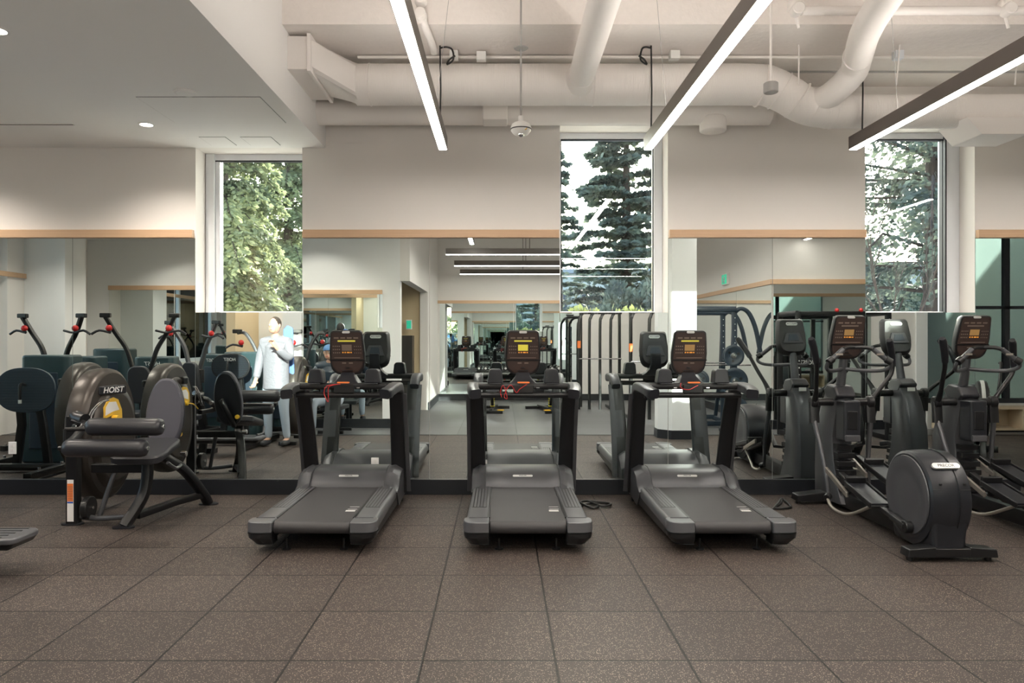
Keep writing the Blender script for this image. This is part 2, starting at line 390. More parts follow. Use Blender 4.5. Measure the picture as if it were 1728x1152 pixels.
# window reveals + frames
def window(i, x0, x1, z0, z1, y, right_frame=.085, inv=1):
    o = bpy.data.objects.new('window_%d' % i, None); C.objects.link(o); o['kind'] = 'structure'
    f = MB(); t = .05
    f.box(x0, x0+.03, y-.05, y+.04, z0, z1).box(x1-right_frame, x1, y-.07, y+.04, z0, z1)
    f.box(x0, x1, y-.05, y+.04, z0-.02, z0+.02).box(x0, x1, y-.06, y+.04, z1-.06, z1)
    f.build('window_frame', 'frame', o, .006)
    g = MB().box(x0+.03, x0+.036, y-.052, y, z0+.02, z1-.06).box(x1-right_frame-.010, x1-right_frame, y-.052, y, z0+.02, z1-.06)
    g.box(x0+.03, x1-right_frame, y-.052, y, z1-.072, z1-.06)
    g.build('gasket', 'gasket', o)
    MB().box(x0+.02, x1-right_frame+.01, y-.004, y+.004, z0+.01, z1-.05).build('pane', 'glass', o)
    return o
window(1, *W[0][:2], SILL, W[0][2], 7.30, .02)
window(2, *W[1][:2], SILL, W[1][2], 7.30)
window(3, *W[2][:2], SILL, W[2][2], 7.30, .15)
# first window has its heavy mullion on the left
struct('trim_9', MB().box(-2.885, -2.80, 7.22, 7.34, SILL, 3.28).box(-2.80, -2.755, 7.25, 7.34, SILL, 3.28), 'frame', bevel=.006)
struct('trim_10', MB().box(4.33, 4.345, 7.20, 7.235, SILL, 3.45), 'gasket')
b = MB().box(6.9, XR, 1.9, 1.95, .42, .5).box(6.9, XR, 1.9, 1.95, 3.24, 3.3).box(8.2, 8.28, 1.88, 1.97, .5, 3.24).box(6.9, XR, 1.88, 1.97, 1.95, 2.0)
o = bpy.data.objects.new('window_4', None); C.objects.link(o); o['kind'] = 'structure'
b.build('window_frame', 'gasket', o); MB().box(6.9, XR, 1.92, 1.926, .5, 3.24).build('pane', 'glass', o)
# oak trims and baseboards
zt0, zt1 = 2.425, 2.50
struct('trim_1', MB().box(XL, -2.905, M-.045, M, zt0, zt1), 'wood', bevel=.003)
struct('trim_2', MB().box(-1.87, .55, M-.045, M, zt0, zt1), 'wood', bevel=.003)
struct('trim_3', MB().box(1.592, 3.446, M-.045, M, zt0, zt1), 'wood', bevel=.003)
struct('trim_4', MB().box(4.50, XR, M-.045, M, zt0, zt1), 'wood', bevel=.003)
struct('trim_5', MB().box(-1.5, 4.4, -3.6, -3.55, 2.3, 2.37).box(4.36, 4.4, -3.55, 2.04, 2.35, 2.43).box(4.4, 6.0, 2.0, 2.04, 2.35, 2.43), 'wood', bevel=.003)
struct('trim_6', MB().box(-3.3, -1.95, 1.8, 1.84, 2.2, 2.27).box(-7.2, -4.75, .4, .44, 2.36, 2.44).box(XL, XL+.04, 2.2, M-.05, zt0, zt1), 'wood', bevel=.003)
struct('baseboard_front', MB().box(XL, XR, M-.03, M, 0, .145), 'base', bevel=.003)
b = MB().box(-1.5, 4.4, -3.6, -3.56, 0, .15).box(-1.5, -1.47, -3.56, -1.2, 0, .15).box(4.36, 4.4, -3.56, 2.03, 0, .15).box(4.4, 6.72, 2.0, 2.03, 0, .15)
b.box(-3.4, -1.62, 1.8, 1.83, 0, .15).box(XL, -3.4, .4, .43, 0, .15)
struct('baseboard_rear', b, 'base')
# mirror panels of the front wall
segs = [(XL, -4.05, zt0, 'wide frameless wall mirror panel at far left behind the leg machine'),
        (-4.05, -2.89, zt0, 'frameless wall mirror panel left of the leftmost window'),
        (-2.89, -1.88, SILL, 'short frameless mirror panel under the leftmost window'),
        (-1.88, -.674, zt0, 'tall frameless mirror panel behind the left treadmill, right of the leftmost window'),
        (-.674, .56, zt0, 'tall frameless mirror panel behind the middle treadmill, left of the middle window'),
        (.56, 1.583, SILL, 'short frameless mirror panel under the middle window'),
        (1.583, 2.57, zt0, 'tall frameless mirror panel right of the middle window'),
        (2.57, 3.453, zt0, 'tall frameless mirror panel just left of the right window, behind the nearer elliptical'),
        (3.453, 4.49, SILL, 'short frameless mirror panel under the right window'),
        (4.49, XR, zt0, 'frameless mirror panel at far right edge beyond the right window')]
for x0, x1, z1, lb in segs:
    g = .0022
    o = MB().box(x0+g, x1-g, M-.008, M-.0005, .145, z1, 'mirror').build('wall_mirror', 'mirror')
    o.data.materials.append(MT['mirror_edge'])
    for p in o.data.polygons:
        if abs(p.normal.y) < .5: p.material_index = 1
    tag(o, lb, 'mirror', 'mirror panels along the front wall')
def rmir(a, lb): tag(MB().box(*a).build('wall_mirror', 'mirror'), lb, 'mirror', 'mirrors on the walls behind the viewer')
rmir((-1.45, .3, -3.6, -3.592, .15, 2.3), 'left half of the distant wall mirror seen reflected behind the middle treadmill')
rmir((.31, 1.9, -3.6, -3.592, .15, 2.3), 'right half of the distant wall mirror seen reflected behind the middle treadmill')
rmir((4.392, 4.4, -3.5, .2, .15, 2.35), 'long mirror under the sloping oak strip seen in the right mirror')
rmir((4.392, 4.4, .21, 1.98, .15, 2.35), 'mirror on the side wall next to the corner seen in the right mirror')
rmir((4.42, 6.0, 2.0, 2.008, .15, 2.35), 'reflected wall mirror facing the nearer elliptical')
rmir((-3.25, -1.95, 1.8, 1.808, .15, 2.2), 'mirror on the white wall seen reflected behind the left treadmill')
rmir((-7.2, -6.0, .4, .408, .15, 2.36), 'leftmost mirror on the rear white wall seen above the leg machine')
rmir((-5.99, -4.75, .4, .408, .15, 2.36), 'rear wall mirror beside the sunlit white pier')

# corridor door and signs
t = thing('exit_door', 'dark door at the end of the reflected corridor', 'door', (-4.44, 0, 0))
MB().box(0, .05, -.95, .0, 0, 2.05).build('door_leaf', 'doordark', t, .004); MB().box(.05, .09, -.15, -.11, .9, 1.1).build('handle', 'chrome', t)
t = thing('exit_sign', 'small green lit exit sign in the reflected corridor', 'sign', (-1.86, -1.0, 1.75))
MB().box(-.06, .06, -.03, .02, -.1, .1).build('sign_box', 'white', t, .004); MB().box(-.045, .045, .02, .024, -.08, .08).build('sign_face', 'green', t)
t = thing('exit_sign', 'green running figure sign above the sloping oak strip in the right mirror', 'sign', (4.37, -.4, 2.62))
MB().box(-.02, .03, -.17, .17, -.11, .11).build('sign_box', 'white', t, .004); MB().box(-.026, -.02, -.15, .15, -.09, .09).build('sign_face', 'green', t)
q = MB().ball((-.03, .04, .05), (.004, .016, .016)); q.tube([(-.03, .03, .03), (-.03, -.01, -.02), (-.03, -.05, -.06)], .01, n=6).tube([(-.03, -.01, -.02), (-.03, .04, -.03), (-.03, .03, -.07)], .009, n=6).tube([(-.03, .07, .0), (-.03, .02, .02), (-.03, -.03, .03)], .008, n=6)
q.build('running_figure', 'whiteink', t)

# ------------------------------------------------------------------ ceiling services
S = 'white_duct'
# spiral main duct with S bend
pts = [(-1.22, 6.25, 3.62), (0, 6.25, 3.62), (1.2, 6.25, 3.62), (2.12, 6.25, 3.62), (2.28, 6.25, 3.60), (2.42, 6.24, 3.53), (2.56, 6.23, 3.44), (2.72, 6.22, 3.395), (2.95, 6.22, 3.385), (4.5, 6.22, 3.385), (6.5, 6.22, 3.385)]
t = thing('main_air_duct', 'large white spiral duct running across the top and bending down at right', 'duct', (0, 0, 0))
b = MB(); P = smooth_path(pts, 6)
b.tube(P, .170, n=40, scale=[1 if p.x < 2.1 else max(.82, 1-(p.x-2.1)*.25) for p in P])
b.build('duct_pipe', 'spiral', t, sharp=60)
for x, z, tl in ((-1.1, 3.62, 0), (.78, 3.62, 0), (2.2, 3.61, .2), (2.36, 3.565, .55), (2.5, 3.48, .6), (2.64, 3.42, .4), (2.8, 3.39, .1)):
    r = .172 if x < 2.3 else .172-(x-2.2)*.045
    MB().lathe([(r, -.006), (r+.005, -.004), (r+.005, .004), (r, .006)], axis='x', n=40, T=TR((x, 6.25 if x < 2.4 else 6.225, z), 0, tl, 0)).build('seam_ring', 'duct', t)
t = thing('duct_transition', 'white rectangular duct tapering to round beside the dropped ceiling', 'duct', (0, 0, 0))
MB().box(-1.665, -1.50, 5.75, 6.5, 3.57, 3.83).build('box_section', 'duct', t, .004)
MB().box(-1.505, -1.475, 5.73, 6.52, 3.55, 3.845).build('flange', 'duct', t, .004)
n = 32; vs = []; 
for i in range(n):
    a = 2*PI*(i+.5)/n; c_, s_ = math.cos(a), math.sin(a); k = 1/max(abs(c_), abs(s_))
    vs.append((-1.475, 6.125+.36*c_*k, 3.70+.125*s_*k))
for i in range(n):
    a = 2*PI*(i+.5)/n; vs.append((-1.2, 6.25+.17*math.cos(a), 3.62+.17*math.sin(a)))
MB().add(vs, [(i, (i+1) % n, n+(i+1) % n, n+i) for i in range(n)]+[tuple(range(n)), tuple(range(n, 2*n))[::-1]]).build('taper', 'duct', t, sharp=30)
o = MB().tube([(-1.66, 6.74, 3.54), (2.45, 6.74, 3.54)], .118, n=32).build('smooth_duct', 'duct')
tag(o, 'smooth round white duct close to the wall under the spiral duct', 'duct')
o = MB().box(-.16, 0.06, 6.5, 6.72, 3.40, 3.62).build('duct_box', 'duct', bevel=.01); o.data.name = 'x'
tag(o, 'small white duct box hanging under the spiral duct left of the round sensor', 'duct')
b = MB().tube([(.66, 4.2, 3.64), (.66, 6.05, 3.62)], .105, n=28)
t = thing('branch_duct', 'straight white branch duct running toward the viewer above the middle treadmill', 'duct'); b.build('duct_pipe', 'duct', t)
MB().lathe([(.108, -.02), (.135, .1)], (.66, 6.03, 3.62), 'y').build('saddle', 'duct', t)
t = thing('branch_duct', 'bent white branch duct joining the lowered spiral duct at right', 'duct')
MB().tube([(2.42, 4.2, 3.75), (2.60, 5.2, 3.70), (2.78, 5.75, 3.66), (2.82, 5.92, 3.60), (2.74, 6.05, 3.50), (2.66, 6.15, 3.45)], .105, n=28, rounds=4).build('duct_pipe', 'duct', t)
MB().lathe([(.109, -.012), (.112, 0), (.109, .012)], axis='y', T=TR((2.77, 5.74, 3.66), 0, 0, -.2)).build('seam_ring', 'duct', t)
o = MB().cyl((1.93, 6.72, 3.42), .12, .13, 'z', m=None).build('duct_elbow', 'duct', sharp=50)
tag(o, 'small round duct outlet on the wall right of the middle window', 'duct')
o = MB().prism([(3.80, 3.28), (4.42, 3.28), (4.30, 3.14), (3.92, 3.14)], 6.02, 6.42, 'y').build('air_diffuser_box', 'duct', bevel=.004)
tag(o, 'white trapezoid air diffuser box under the duct at upper right', 'vent')
# conduits, pipes
o = MB().tube([(-1.2, 6.2, 3.835), (6.5, 6.2, 3.835)], .014, n=8).build('conduit_pipe', 'duct'); tag(o, 'thin white conduit running above the spiral duct, upper of two', 'pipe', 'conduits above the duct')
o = MB().tube([(-1.1, 6.42, 3.79), (6.5, 6.42, 3.79)], .010, n=8).build('conduit_pipe', 'lightgrey'); tag(o, 'thin grey conduit just behind the spiral duct, lower of two', 'pipe', 'conduits above the duct')
t = thing('sprinkler_pipe', 'white sprinkler pipe along the beam at top right', 'pipe')
MB().tube([(2.2, 5.4, 3.87), (6.2, 5.4, 3.87)], .033, n=16).build('pipe_run', 'duct', t)
for x in (2.15, 3.68, 3.9):
    MB().ball((x, 5.4, 3.90), .055).cyl((x, 5.36, 3.86), .045, .09, 'y').tube([(x, 5.4, 3.86), (x+.03, 5.4, 3.74)], .012, n=8).build('valve', 'duct', t)
t = thing('sprinkler_pipe', 'white pipe with valves on the beam above the left lamp', 'pipe')
MB().tube([(-.60, 5.5, 4.0), (-.585, 5.5, 3.86), (-.55, 5.7, 3.80), (-.54, 6.0, 3.80)], .03, n=12, rounds=3).build('pipe_run', 'duct', t)
for z in (3.97, 3.86): MB().ball((-.59, 5.47, z), .048).cyl((-.59, 5.42, z), .04, .05, 'y').build('valve', 'duct', t)
for (x, z, w_, lb, m_) in ((-.385, 3.80, .07, 'small white junction box above the spiral duct beside the left black cable', 'white'), (-.16, 3.79, .08, 'small white junction box with a dark knob above the spiral duct', 'white'), (1.43, 3.80, .08, 'small pale junction box beside the middle black cable', 'white'), (3.27, 3.80, .07, 'small bluish junction box beside the right black cable', 'frame')):
    tag(MB().box(x-w_/2, x+w_/2, 6.05, 6.12, z-.03, z+.04).build('junction_box', m_, bevel=.005), lb, 'junction box', 'junction boxes above the duct')
for (x, tilt, lb) in ((2.42, .02, 'thin white hanger rod over the duct bend'), (3.24, .0, 'short white hanger rod right of the bent branch duct'), (4.2, .01, 'white hanger rod above the lowered duct at far right')):
    tag(MB().tube([(x, 6.0, ZB), (x+tilt, 6.05, 3.55)], .006, n=6).build('hanger_rod', 'duct'), lb, 'rod', 'hanger rods')
# hanging sensor and junction can
t = thing('ceiling_sensor', 'white round sensor with yellow sticker hanging on a thin rod', 'sensor', (.15, 5.5, 3.03))
MB().tube([(0, 0, .09), (0, 0, ZC-3.03)], .007, n=8).build('rod', 'lightgrey', t)
MB().lathe([(.02, .10), (.022, .06), (.05, .05), (.072, .035), (.078, .01), (.075, -.01), (.055, -.035), (.03, -.045)], n=24).build('housing', 'white', t)
MB().lathe([(.0785, .005), (.0795, .004), (.0795, -.002), (.0785, -.003)], n=24).build('band', 'grey', t)
MB().ball((.0, -.03, -.042), .022).build('lens', 'chrome', t); MB().cyl((.03, -.062, -.005), .014, .006, 'y').build('sticker', 'yellow', t)
MB().lathe([(.05, .0), (.055, .006), (.01, .014)], (0, 0, .60), n=20).build('rod_plate', 'lightgrey', t)
t = thing('junction_can', 'grey round junction can hanging on a rod near the duct bend', 'junction box', (2.01, 5.5, 3.34))
MB().tube([(0, 0, .03), (0, 0, ZC-3.34)], .009, n=8).build('rod', 'duct', t); MB().cyl((0, 0, 0), .053, .075).build('can', 'lightgrey', t)
# linear lamps
def linear_lamp(name, x0, x1, y0, y1, z, label, group):
    t = thing(name, label, 'lamp', (0, 0, 0), 0, group); h = .105; ww = .038
    b = MB()
    if y1-y0 > x1-x0: b.box(x0-ww, x0+ww, y0, y1, z, z+h); MB().box(x0-ww+.007, x0+ww-.007, y0+.006, y1-.006, z-.004, z+.002).build('diffuser', 'strip', t)
    else: b.box(x0, x1, y0-ww, y0+ww, z, z+h); MB().box(x0+.006, x1-.006, y0-ww+.007, y0+ww-.007, z-.004, z+.002).build('diffuser', 'strip', t)
    b.build('housing', 'fixture', t, .003)
    if y1-y0 > x1-x0: (MB().box(x0-ww+.01, x0+ww-.01, y0+.02, y1-.75, z+h-.001, z+h+.003) if y1-y0 > x1-x0 else MB().box(x0+.02, x1-.02, y0-ww+.01, y0+ww-.01, z+h-.001, z+h+.003)).build('fill_strip', 'up', t)  # added glowing strip on the housing top, brightens the ceiling
    return t
zl = 3.06
lamps = [(-.485, 'left one of the three long linear lamps, hanging lengthwise above the left treadmill'), (1.235, 'middle long linear lamp ending at the middle window'), (2.955, 'right long linear lamp ending at the right window'), (4.9, 'linear lamp whose end shows under the oak strip in the right mirror')]
for i, (x, lb) in enumerate(lamps):
    t = linear_lamp('linear_lamp', x, x, 2.1 if x > 4 else 1.5, 6.2, zl, lb, 'linear lamps toward the windows')
    for y in (2.2, 5.5): MB().tube([(x-.0, y, zl+.1), (x+(.18 if i == 0 else -.15), y-.1, ZC)], .0018, n=5).build('suspension_wire', 'lightgrey', t)
    if i < 3:
        MB().tube([(x-.01, 6.02, zl+.1), (x-.005, 6.02, 3.5), (x-.01, 6.02, 3.86)], .0065, n=8).build('power_cable', 'cable', t)
        s_ = 1 if i == 0 else -1
        MB().tube([(x-.01, 6.02, 3.84), (x-.01+.05*s_, 6.0, 3.87-.03), (x+.09*s_, 6.0, 3.82), (x+.1*s_, 6.0, 3.74), (x+.05*s_, 6.0, 3.70), (x+.07*s_, 6.0, 3.74), (x+.115*s_, 6.0, 3.77)], .0075, n=8, rounds=5).build('cable_loop', 'cable', t)
for (y, x0, lb) in ((1.2, -.95, 'nearest of the three crosswise linear lamps in the mirror'), (-.8, -.93, 'middle crosswise linear lamp in the mirror'), (-2.7, -.92, 'farthest crosswise linear lamp in the mirror')):
    t = linear_lamp('linear_lamp', x0, 3.3, y, y, 2.92, lb, 'crosswise linear lamps behind the viewer')
    for x in (.5, 2.2): MB().tube([(x, y, 3.0), (x, y, ZC)], .006, n=6).build('suspension_wire', 'cable', t)
# downlights
def downlight(x, y, lb):
    t = thing('recessed_downlight', lb, 'lamp', (x, y, ZS), 0, 'recessed downlights')
    MB().lathe([(.052, -.004), (.066, -.004), (.068, .001), (.05, .001)], n=28).build('trim_ring', 'white', t)
    MB().cyl((0, 0, -.002), .05, .004).build('lens', 'down', t)
    L = bpy.data.lights.new('downlight_bulb', 'SPOT'); L.energy = DOWN_W; L.spot_size = 2.4; L.spot_blend = .8; L.color = (1, .90, .78); L.shadow_soft_size = .05
    o = bpy.data.objects.new('downlight_bulb', L); C.objects.link(o); o.parent = t; o.location = (0, 0, -.03)
downlight(-2.99, 6.235, 'recessed downlight near the leftmost window')
downlight(-2.95, 4.33, 'recessed downlight at the left picture edge')
downlight(-5.0, 6.2, 'downlight over the left end of the mirror wall'); downlight(-5.0, 4.3, 'downlight above the oval footplate machine')
downlight(-4.0, 1.25, 'downlight washing the white pier in the mirror'); downlight(-5.7, 1.25, 'downlight washing the rear left wall in the mirror'); downlight(-6.6, 3.3, 'downlight closest to the left wall'); downlight(-5.0, 2.4, 'downlight near the left pier'); downlight(-3.0, 2.6, 'downlight in front of the white return wall')
t = thing('ceiling_speaker', 'round flush white detector ring in the dropped ceiling', 'detector', (-2.31, 5.41, ZS))
MB().lathe([(.07, -.012), (.078, -.011), (.084, -.004), (.084, .001)], n=28).build('ring', 'white', t); MB().cyl((0, 0, -.014), .06, .006).build('grille', 'soffit', t)
t = thing('slot_vent', 'dark linear slot vent in the dropped ceiling at left', 'vent', (0, 0, 0))
MB().box(-4.9, -3.61, 6.215, 6.24, ZS-.003, ZS+.001).build('slot', 'cable', t); MB().box(-4.92, -3.6, 6.205, 6.215, ZS-.005, ZS+.001).box(-4.92, -3.6, 6.24, 6.25, ZS-.005, ZS+.001).build('frame', 'white', t)
for (x0, x1, y0, y1, lb) in ((-2.72, -1.80, 5.52, 6.18, 'large flush access panel in the dropped ceiling'), (-2.70, -2.47, 6.62, 6.9, 'small square access panel near the left window, left one'), (-2.33, -2.06, 6.62, 6.9, 'small square access panel near the left window, right one')):
    t = thing('access_panel', lb, 'panel', (0, 0, 0), 0, 'ceiling access panels')
    MB().box(x0, x1, y0, y1, ZS-.004, ZS).build('panel_leaf', 'soffit', t)
    e = .004; MB().box(x0-e, x1+e, y0-e, y0, ZS-.002, ZS).box(x0-e, x1+e, y1, y1+e, ZS-.002, ZS).box(x0-e, x0, y0, y1, ZS-.002, ZS).box(x1, x1+e, y0, y1, ZS-.002, ZS).build('gap_line', 'grey', t)
# outlets
def outlet(x, z, lb):
    t = thing('wall_outlet', lb, 'outlet', (x, M-.008, z), 0, 'outlets on the mirrors')
    MB().box(-.036, .036, -.007, 0, -.058, .058).build('cover_plate', 'white', t, .003)
    for dz in (.022, -.022): MB().box(-.016, .016, -.009, -.006, dz-.014, dz+.014).build('socket', 'paper', t, .002)
outlet(-1.19, .29, 'white outlet on the mirror behind the left treadmill')
outlet(-.165, .27, 'white outlet on the mirror left of the middle treadmill')
outlet(3.25, .245, 'white outlet on the mirror behind the nearer elliptical')
outlet(-4.62, .44, 'white outlet on the mirror at the far left')
# ------------------------------------------------------------------ console shared by treadmills and ellipticals
def console(parent, loc, tilt, lit, rz=0, w_=.30, h=.385):
    c = bpy.data.objects.new('console', None); C.objects.link(c); c.parent = parent; c.location = loc; c.rotation_euler = (-tilt, 0, rz)
    # outline in x,z ; faces -y toward the runner
    def outline(k, zs=0):
        o = []; W2 = w_/2*k; H2 = h/2*k
        for x, z, rr, a0 in ((W2*.90-.03, H2-.03, .03, 0), (-W2*.90+.03, H2-.03, .03, 90)):
            for q in range(6): t = math.radians(a0+90*q/5); o.append((x+rr*math.cos(t), z+rr*math.sin(t)))
        o += [(-W2, H2*.0), (-W2*.99, -H2*.28)]
        for q in range(1, 12):
            t = PI+PI*q/12; cx = math.cos(t); sx = math.sin(t)
            o.append((W2*.98*abs(cx)**.62*(1 if cx > 0 else -1), -H2*.28+H2*.72*sx*(abs(sx)**-.3)))
        o += [(W2*.99, -H2*.28), (W2, 0)]
        return o
    a = outline(1); bq = outline(.86); n = len(a)
    vs = [(x, -.02, z) for x, z in a]+[(x, .015, z) for x, z in a]+[(x, .065, z) for x, z in bq]
    fs = [tuple(range(n))]+[(n+i, n+(i+1) % n, (i+1) % n, i) for i in range(n)]+[(2*n+i, 2*n+(i+1) % n, n+(i+1) % n, n+i) for i in range(n)]+[tuple(range(2*n, 3*n))[::-1]]
    MB().add(vs, fs).build('shell', 'plastic', c, .006, sharp=50)
    z0 = -h*.14
    f = [(x*.9, z*.93) for x, z in outline(1) if z > z0-.001]
    up = [(-w_*.455, z0), (w_*.455, z0), (w_*.41, h*.44), (w_*.36, h*.47), (-w_*.36, h*.47), (-w_*.41, h*.44)]
    MB().prism(up, -.0235, -.019, 'y').build('face_panel', 'face', c, .001)
    lo = [(w_*.45, z0-.012), (-w_*.45, z0-.012), (-w_*.42, -h*.30), (-w_*.30, -h*.42), (-w_*.1, -h*.465), (w_*.1, -h*.465), (w_*.30, -h*.42), (w_*.42, -h*.30)]
    MB().prism(lo, -.0235, -.019, 'y').build('lower_panel', 'face', c, .001)
    MB().box(-w_*.5, w_*.5, -.026, -.018, z0-.010, z0-.002).build('groove', 'black', c)
    y = -.0245
    MB().box(-.042, .042, y, y+.003, h*.06, h*.06+.052).build('display', 'lcd' if lit == 2 else ('lcdoff' if lit in (1, 4) else 'facelit'), c)
    k = MB()
    for i in range(4): k.box(-.105+.055*i, -.065+.055*i, y, y+.003, h*.33, h*.33+.012)
    for i in range(4):
        for j in range(3): k.box(-.118+.017*i, -.108+.017*i, y, y+.003, .0+.028*j, .010+.028*j); k.box(.062+.017*i, .070+.017*i, y, y+.003, .0+.028*j, .007+.028*j)
    for x in (-.045, .012): k.box(x, x+.034, y, y+.003, -h*.235, -h*.235+.012)
    k.box(-.11, .11, y, y+.003, z0+.012, z0+.018)
    k.build('keypad', 'facelit', c)
    MB().box(-.074, .074, y, y+.003, h*.262, h*.262+.012).build('status_bar', 'lcd' if lit in (2, 3, 4) else 'facelit', c)
    q = MB()
    for x in (-.04, -.02, .0, .012, .03): q.box(x, x+.012, y, y+.003, h*.005, h*.005+.011)
    q.build('indicator_buttons', 'amber', c)
    MB().prism(rrect(.064, .017, .008), -.030, -.018, 'y', T=TR((0, 0, h*.475))).build('badge', 'silver', c)
    MB().prism(rrect(.036, .010, .004), -.030, -.018, 'y', T=TR((0, 0, -h*.33))).box(-.045, .045, -.034, -.018, -h*.40, -h*.40+.006).build('phone_ledge', 'plastic', c)
    # back: pale oval badge and raised trapezoid housing, seen in the mirror
    MB().prism(rrect(.115, .034, .016), .064, .070, 'y', T=TR((0, 0, h*.33))).build('rear_badge', 'silver', c)
    text('PRECOR', .026, 'ink', c, TR((0, .0705, h*.33), PI/2, 0, PI), name='rear_lettering')
    MB().prism([(-.10, -.08), (.10, -.08), (.065, .03), (-.065, .03)], .06, .085, 'y').build('rear_housing', 'grey', c, .006)
    MB().prism([(-.055, -.055), (.055, -.055), (.04, .01), (-.04, .01)], .084, .09, 'y').build('rear_recess', 'navy', c, .002)
    return c

# ------------------------------------------------------------------ treadmills
def treadmill(loc, label, lit, cord, dx=0):
    t = thing('treadmill', label, 'treadmill', loc, 0, 'treadmills in front of the mirror wall')
    for s in (-1, 1):
        # side rail: tapered upper deck, darker skirt
        r = MB(); prof = [(.272, .205), (.283, .222), (.405, .222), (.428, .205), (.438, .17), (.43, .135), (.272, .135)]
        vs = []; ys = [.12, 1.30, 1.60]; 
        for y in ys: vs += [(s*(x-(.012 if y > 1.2 else 0)), y, z) for x, z in prof]
        n = len(prof); fs = []
        for i in range(len(ys)-1): fs += [(i*n+q, i*n+(q+1) % n, (i+1)*n+(q+1) % n, (i+1)*n+q) for q in range(n)]
        fs += [tuple(range(n)), tuple(range((len(ys)-1)*n, len(ys)*n))]
        r.add(vs, fs)
        o = r.build('side_rail', 'rail', t, .004)
        g = MB()
        for k in range(5): x = s*(.296+.024*k); g.box(x-.003, x+.003, .45, 1.24, .220, .2232)
        g.box(s*.35-.052, s*.35+.052, .444, .450, .220, .2232)
        g.build('grip_strip', 'black', o)
        MB().box(s*.272-.010, s*.272+.008, .145, 1.3, .12, .2195).build('belt_gap', 'black', o)
        MB().prism([(.12, .14), (.12, .085), (.5, .075), (1.6, .06), (1.75, .06), (1.75, .14)], s*.275, s*.422, 'x').build('side_skirt', 'plastic', t, .006)
        # rounded rear end caps: plan outline
        pl = [(.268, .0), (.268, .145), (.43, .145), (.444, .12), (.446, .06), (.435, .02), (.41, -.005), (.36, -.014), (.268, -.008)]
        e = MB(); e.prism([(s*x, y) for x, y in pl], .146, .2215, 'z'); e.build('end_cap', 'rail', t, .012, seg=3)
        e = MB(); vs = [(s*x, y, .146) for x, y in pl]+[(s*(x if x < .3 else x-.006), y, .11) for x, y in pl]+[(s*(x if x < .3 else x-.045), y+(.035 if y < .1 else 0), .062) for x, y in pl]
        n = len(pl); e.add(vs, [tuple(range(n)), tuple(range(2*n, 3*n))[::-1]]+[(k*n+i, k*n+(i+1) % n, (k+1)*n+(i+1) % n, (k+1)*n+i) for k in (0, 1) for i in range(n)])
        o = e.build('end_bumper', 'plastic', t, .008, seg=3)
        MB().box(s*.35-.005, s*.35+.005, -.012, .0, .118, .134).build('screw_slot', 'black', o)
        # uprights
        u = MB(); u.bar([(s*.385, 1.60, .10), (s*.388, 1.545, .33), (s*.392, 1.44, .68), (s*.398, 1.30, 1.02)], .052, .125, up=(1, 0, 0), rounds=3, r=.018, scale=lambda q: 1.12-.22*q)
        u.build('upright', 'black' if True else 'gun', t, sharp=45)
        u = MB(); u.bar([(s*.417, 1.62, .10), (s*.419, 1.565, .33), (s*.423, 1.46, .68), (s*.43, 1.325, 1.0)], .014, .13, up=(1, 0, 0), rounds=3, r=.004, scale=lambda q: 1.12-.22*q)
        u.build('upright_cover', 'gun', t, sharp=45)
        for z, yy in ((.42, 1.52), (.90, 1.345), (.94, 1.33)): pass
        # handrail arm
        h = MB(); h.bar([(s*.415, 1.38, .985), (s*.418, 1.30, 1.045), (s*.418, 1.18, 1.07), (s*.415, .98, 1.065), (s*.405, .83, 1.05)], .072, .090, rounds=5, r=.016, up=(1, 0, 0), scale=lambda q: .95+.12*math.sin(PI*q))
        h.build('handrail', 'gun', t, sharp=50)
        MB().bar([(s*.404, .845, 1.05), (s*.395, .79, 1.042), (s*.385, .765, 1.037)], .076, .094, rounds=3, r=.018, up=(1, 0, 0)).build('handrail_grip', 'char', t, sharp=50)
        # accessory holders
        p = [(-.066, 1.105), (.066, 1.105), (.05, 1.21), (.035, 1.222), (-.04, 1.222), (-.056, 1.20)]
        p = [(s*.235+s*x, z) for x, z in p]
        MB().prism(p, 1.06, 1.18, 'y').build('cup_holder', 'char', t, .012, seg=3)
        MB().box(s*.235-.05, s*.235+.05, 1.005, 1.035, 1.103, 1.107).build('tray_edge', 'grey', t)
    MB().box(-.266, .266, .05, 1.32, .200, .2155).lathe([(.040, -.262), (.0425, -.258), (.0425, .258), (.040, .262)], (0, .055, .173), 'x').box(-.262, .262, .055, 1.3, .13, .15).build('running_belt', 'belt', t, .003)
    mk = MB(); y0 = .34
    for k, (a, w2) in enumerate(((0, .11), (.035, .018), (.06, .10), (.078, .012), (.12, .010))): pass
    for k in range(3): mk.box(.165, .235, y0+.014*k, y0+.014*k+.010, .2155, .2162)
    mk.box(.17, .24, y0+.065, y0+.073, .2155, .2162).box(.172, .242, y0+.14, y0+.147, .2155, .2162)
    mk.build('belt_marking', 'whiteink', t)
    # motor hood with scooped middle
    ho = MB(); prof = [(1.20, .205), (1.235, .27), (1.30, .325), (1.40, .345), (1.66, .335), (1.80, .26), (1.82, .10), (1.78, .055), (1.20, .055)]
    ho.prism(prof, -.33, .33, 'x'); ho.build('motor_hood', 'gun', t, .012, seg=3)
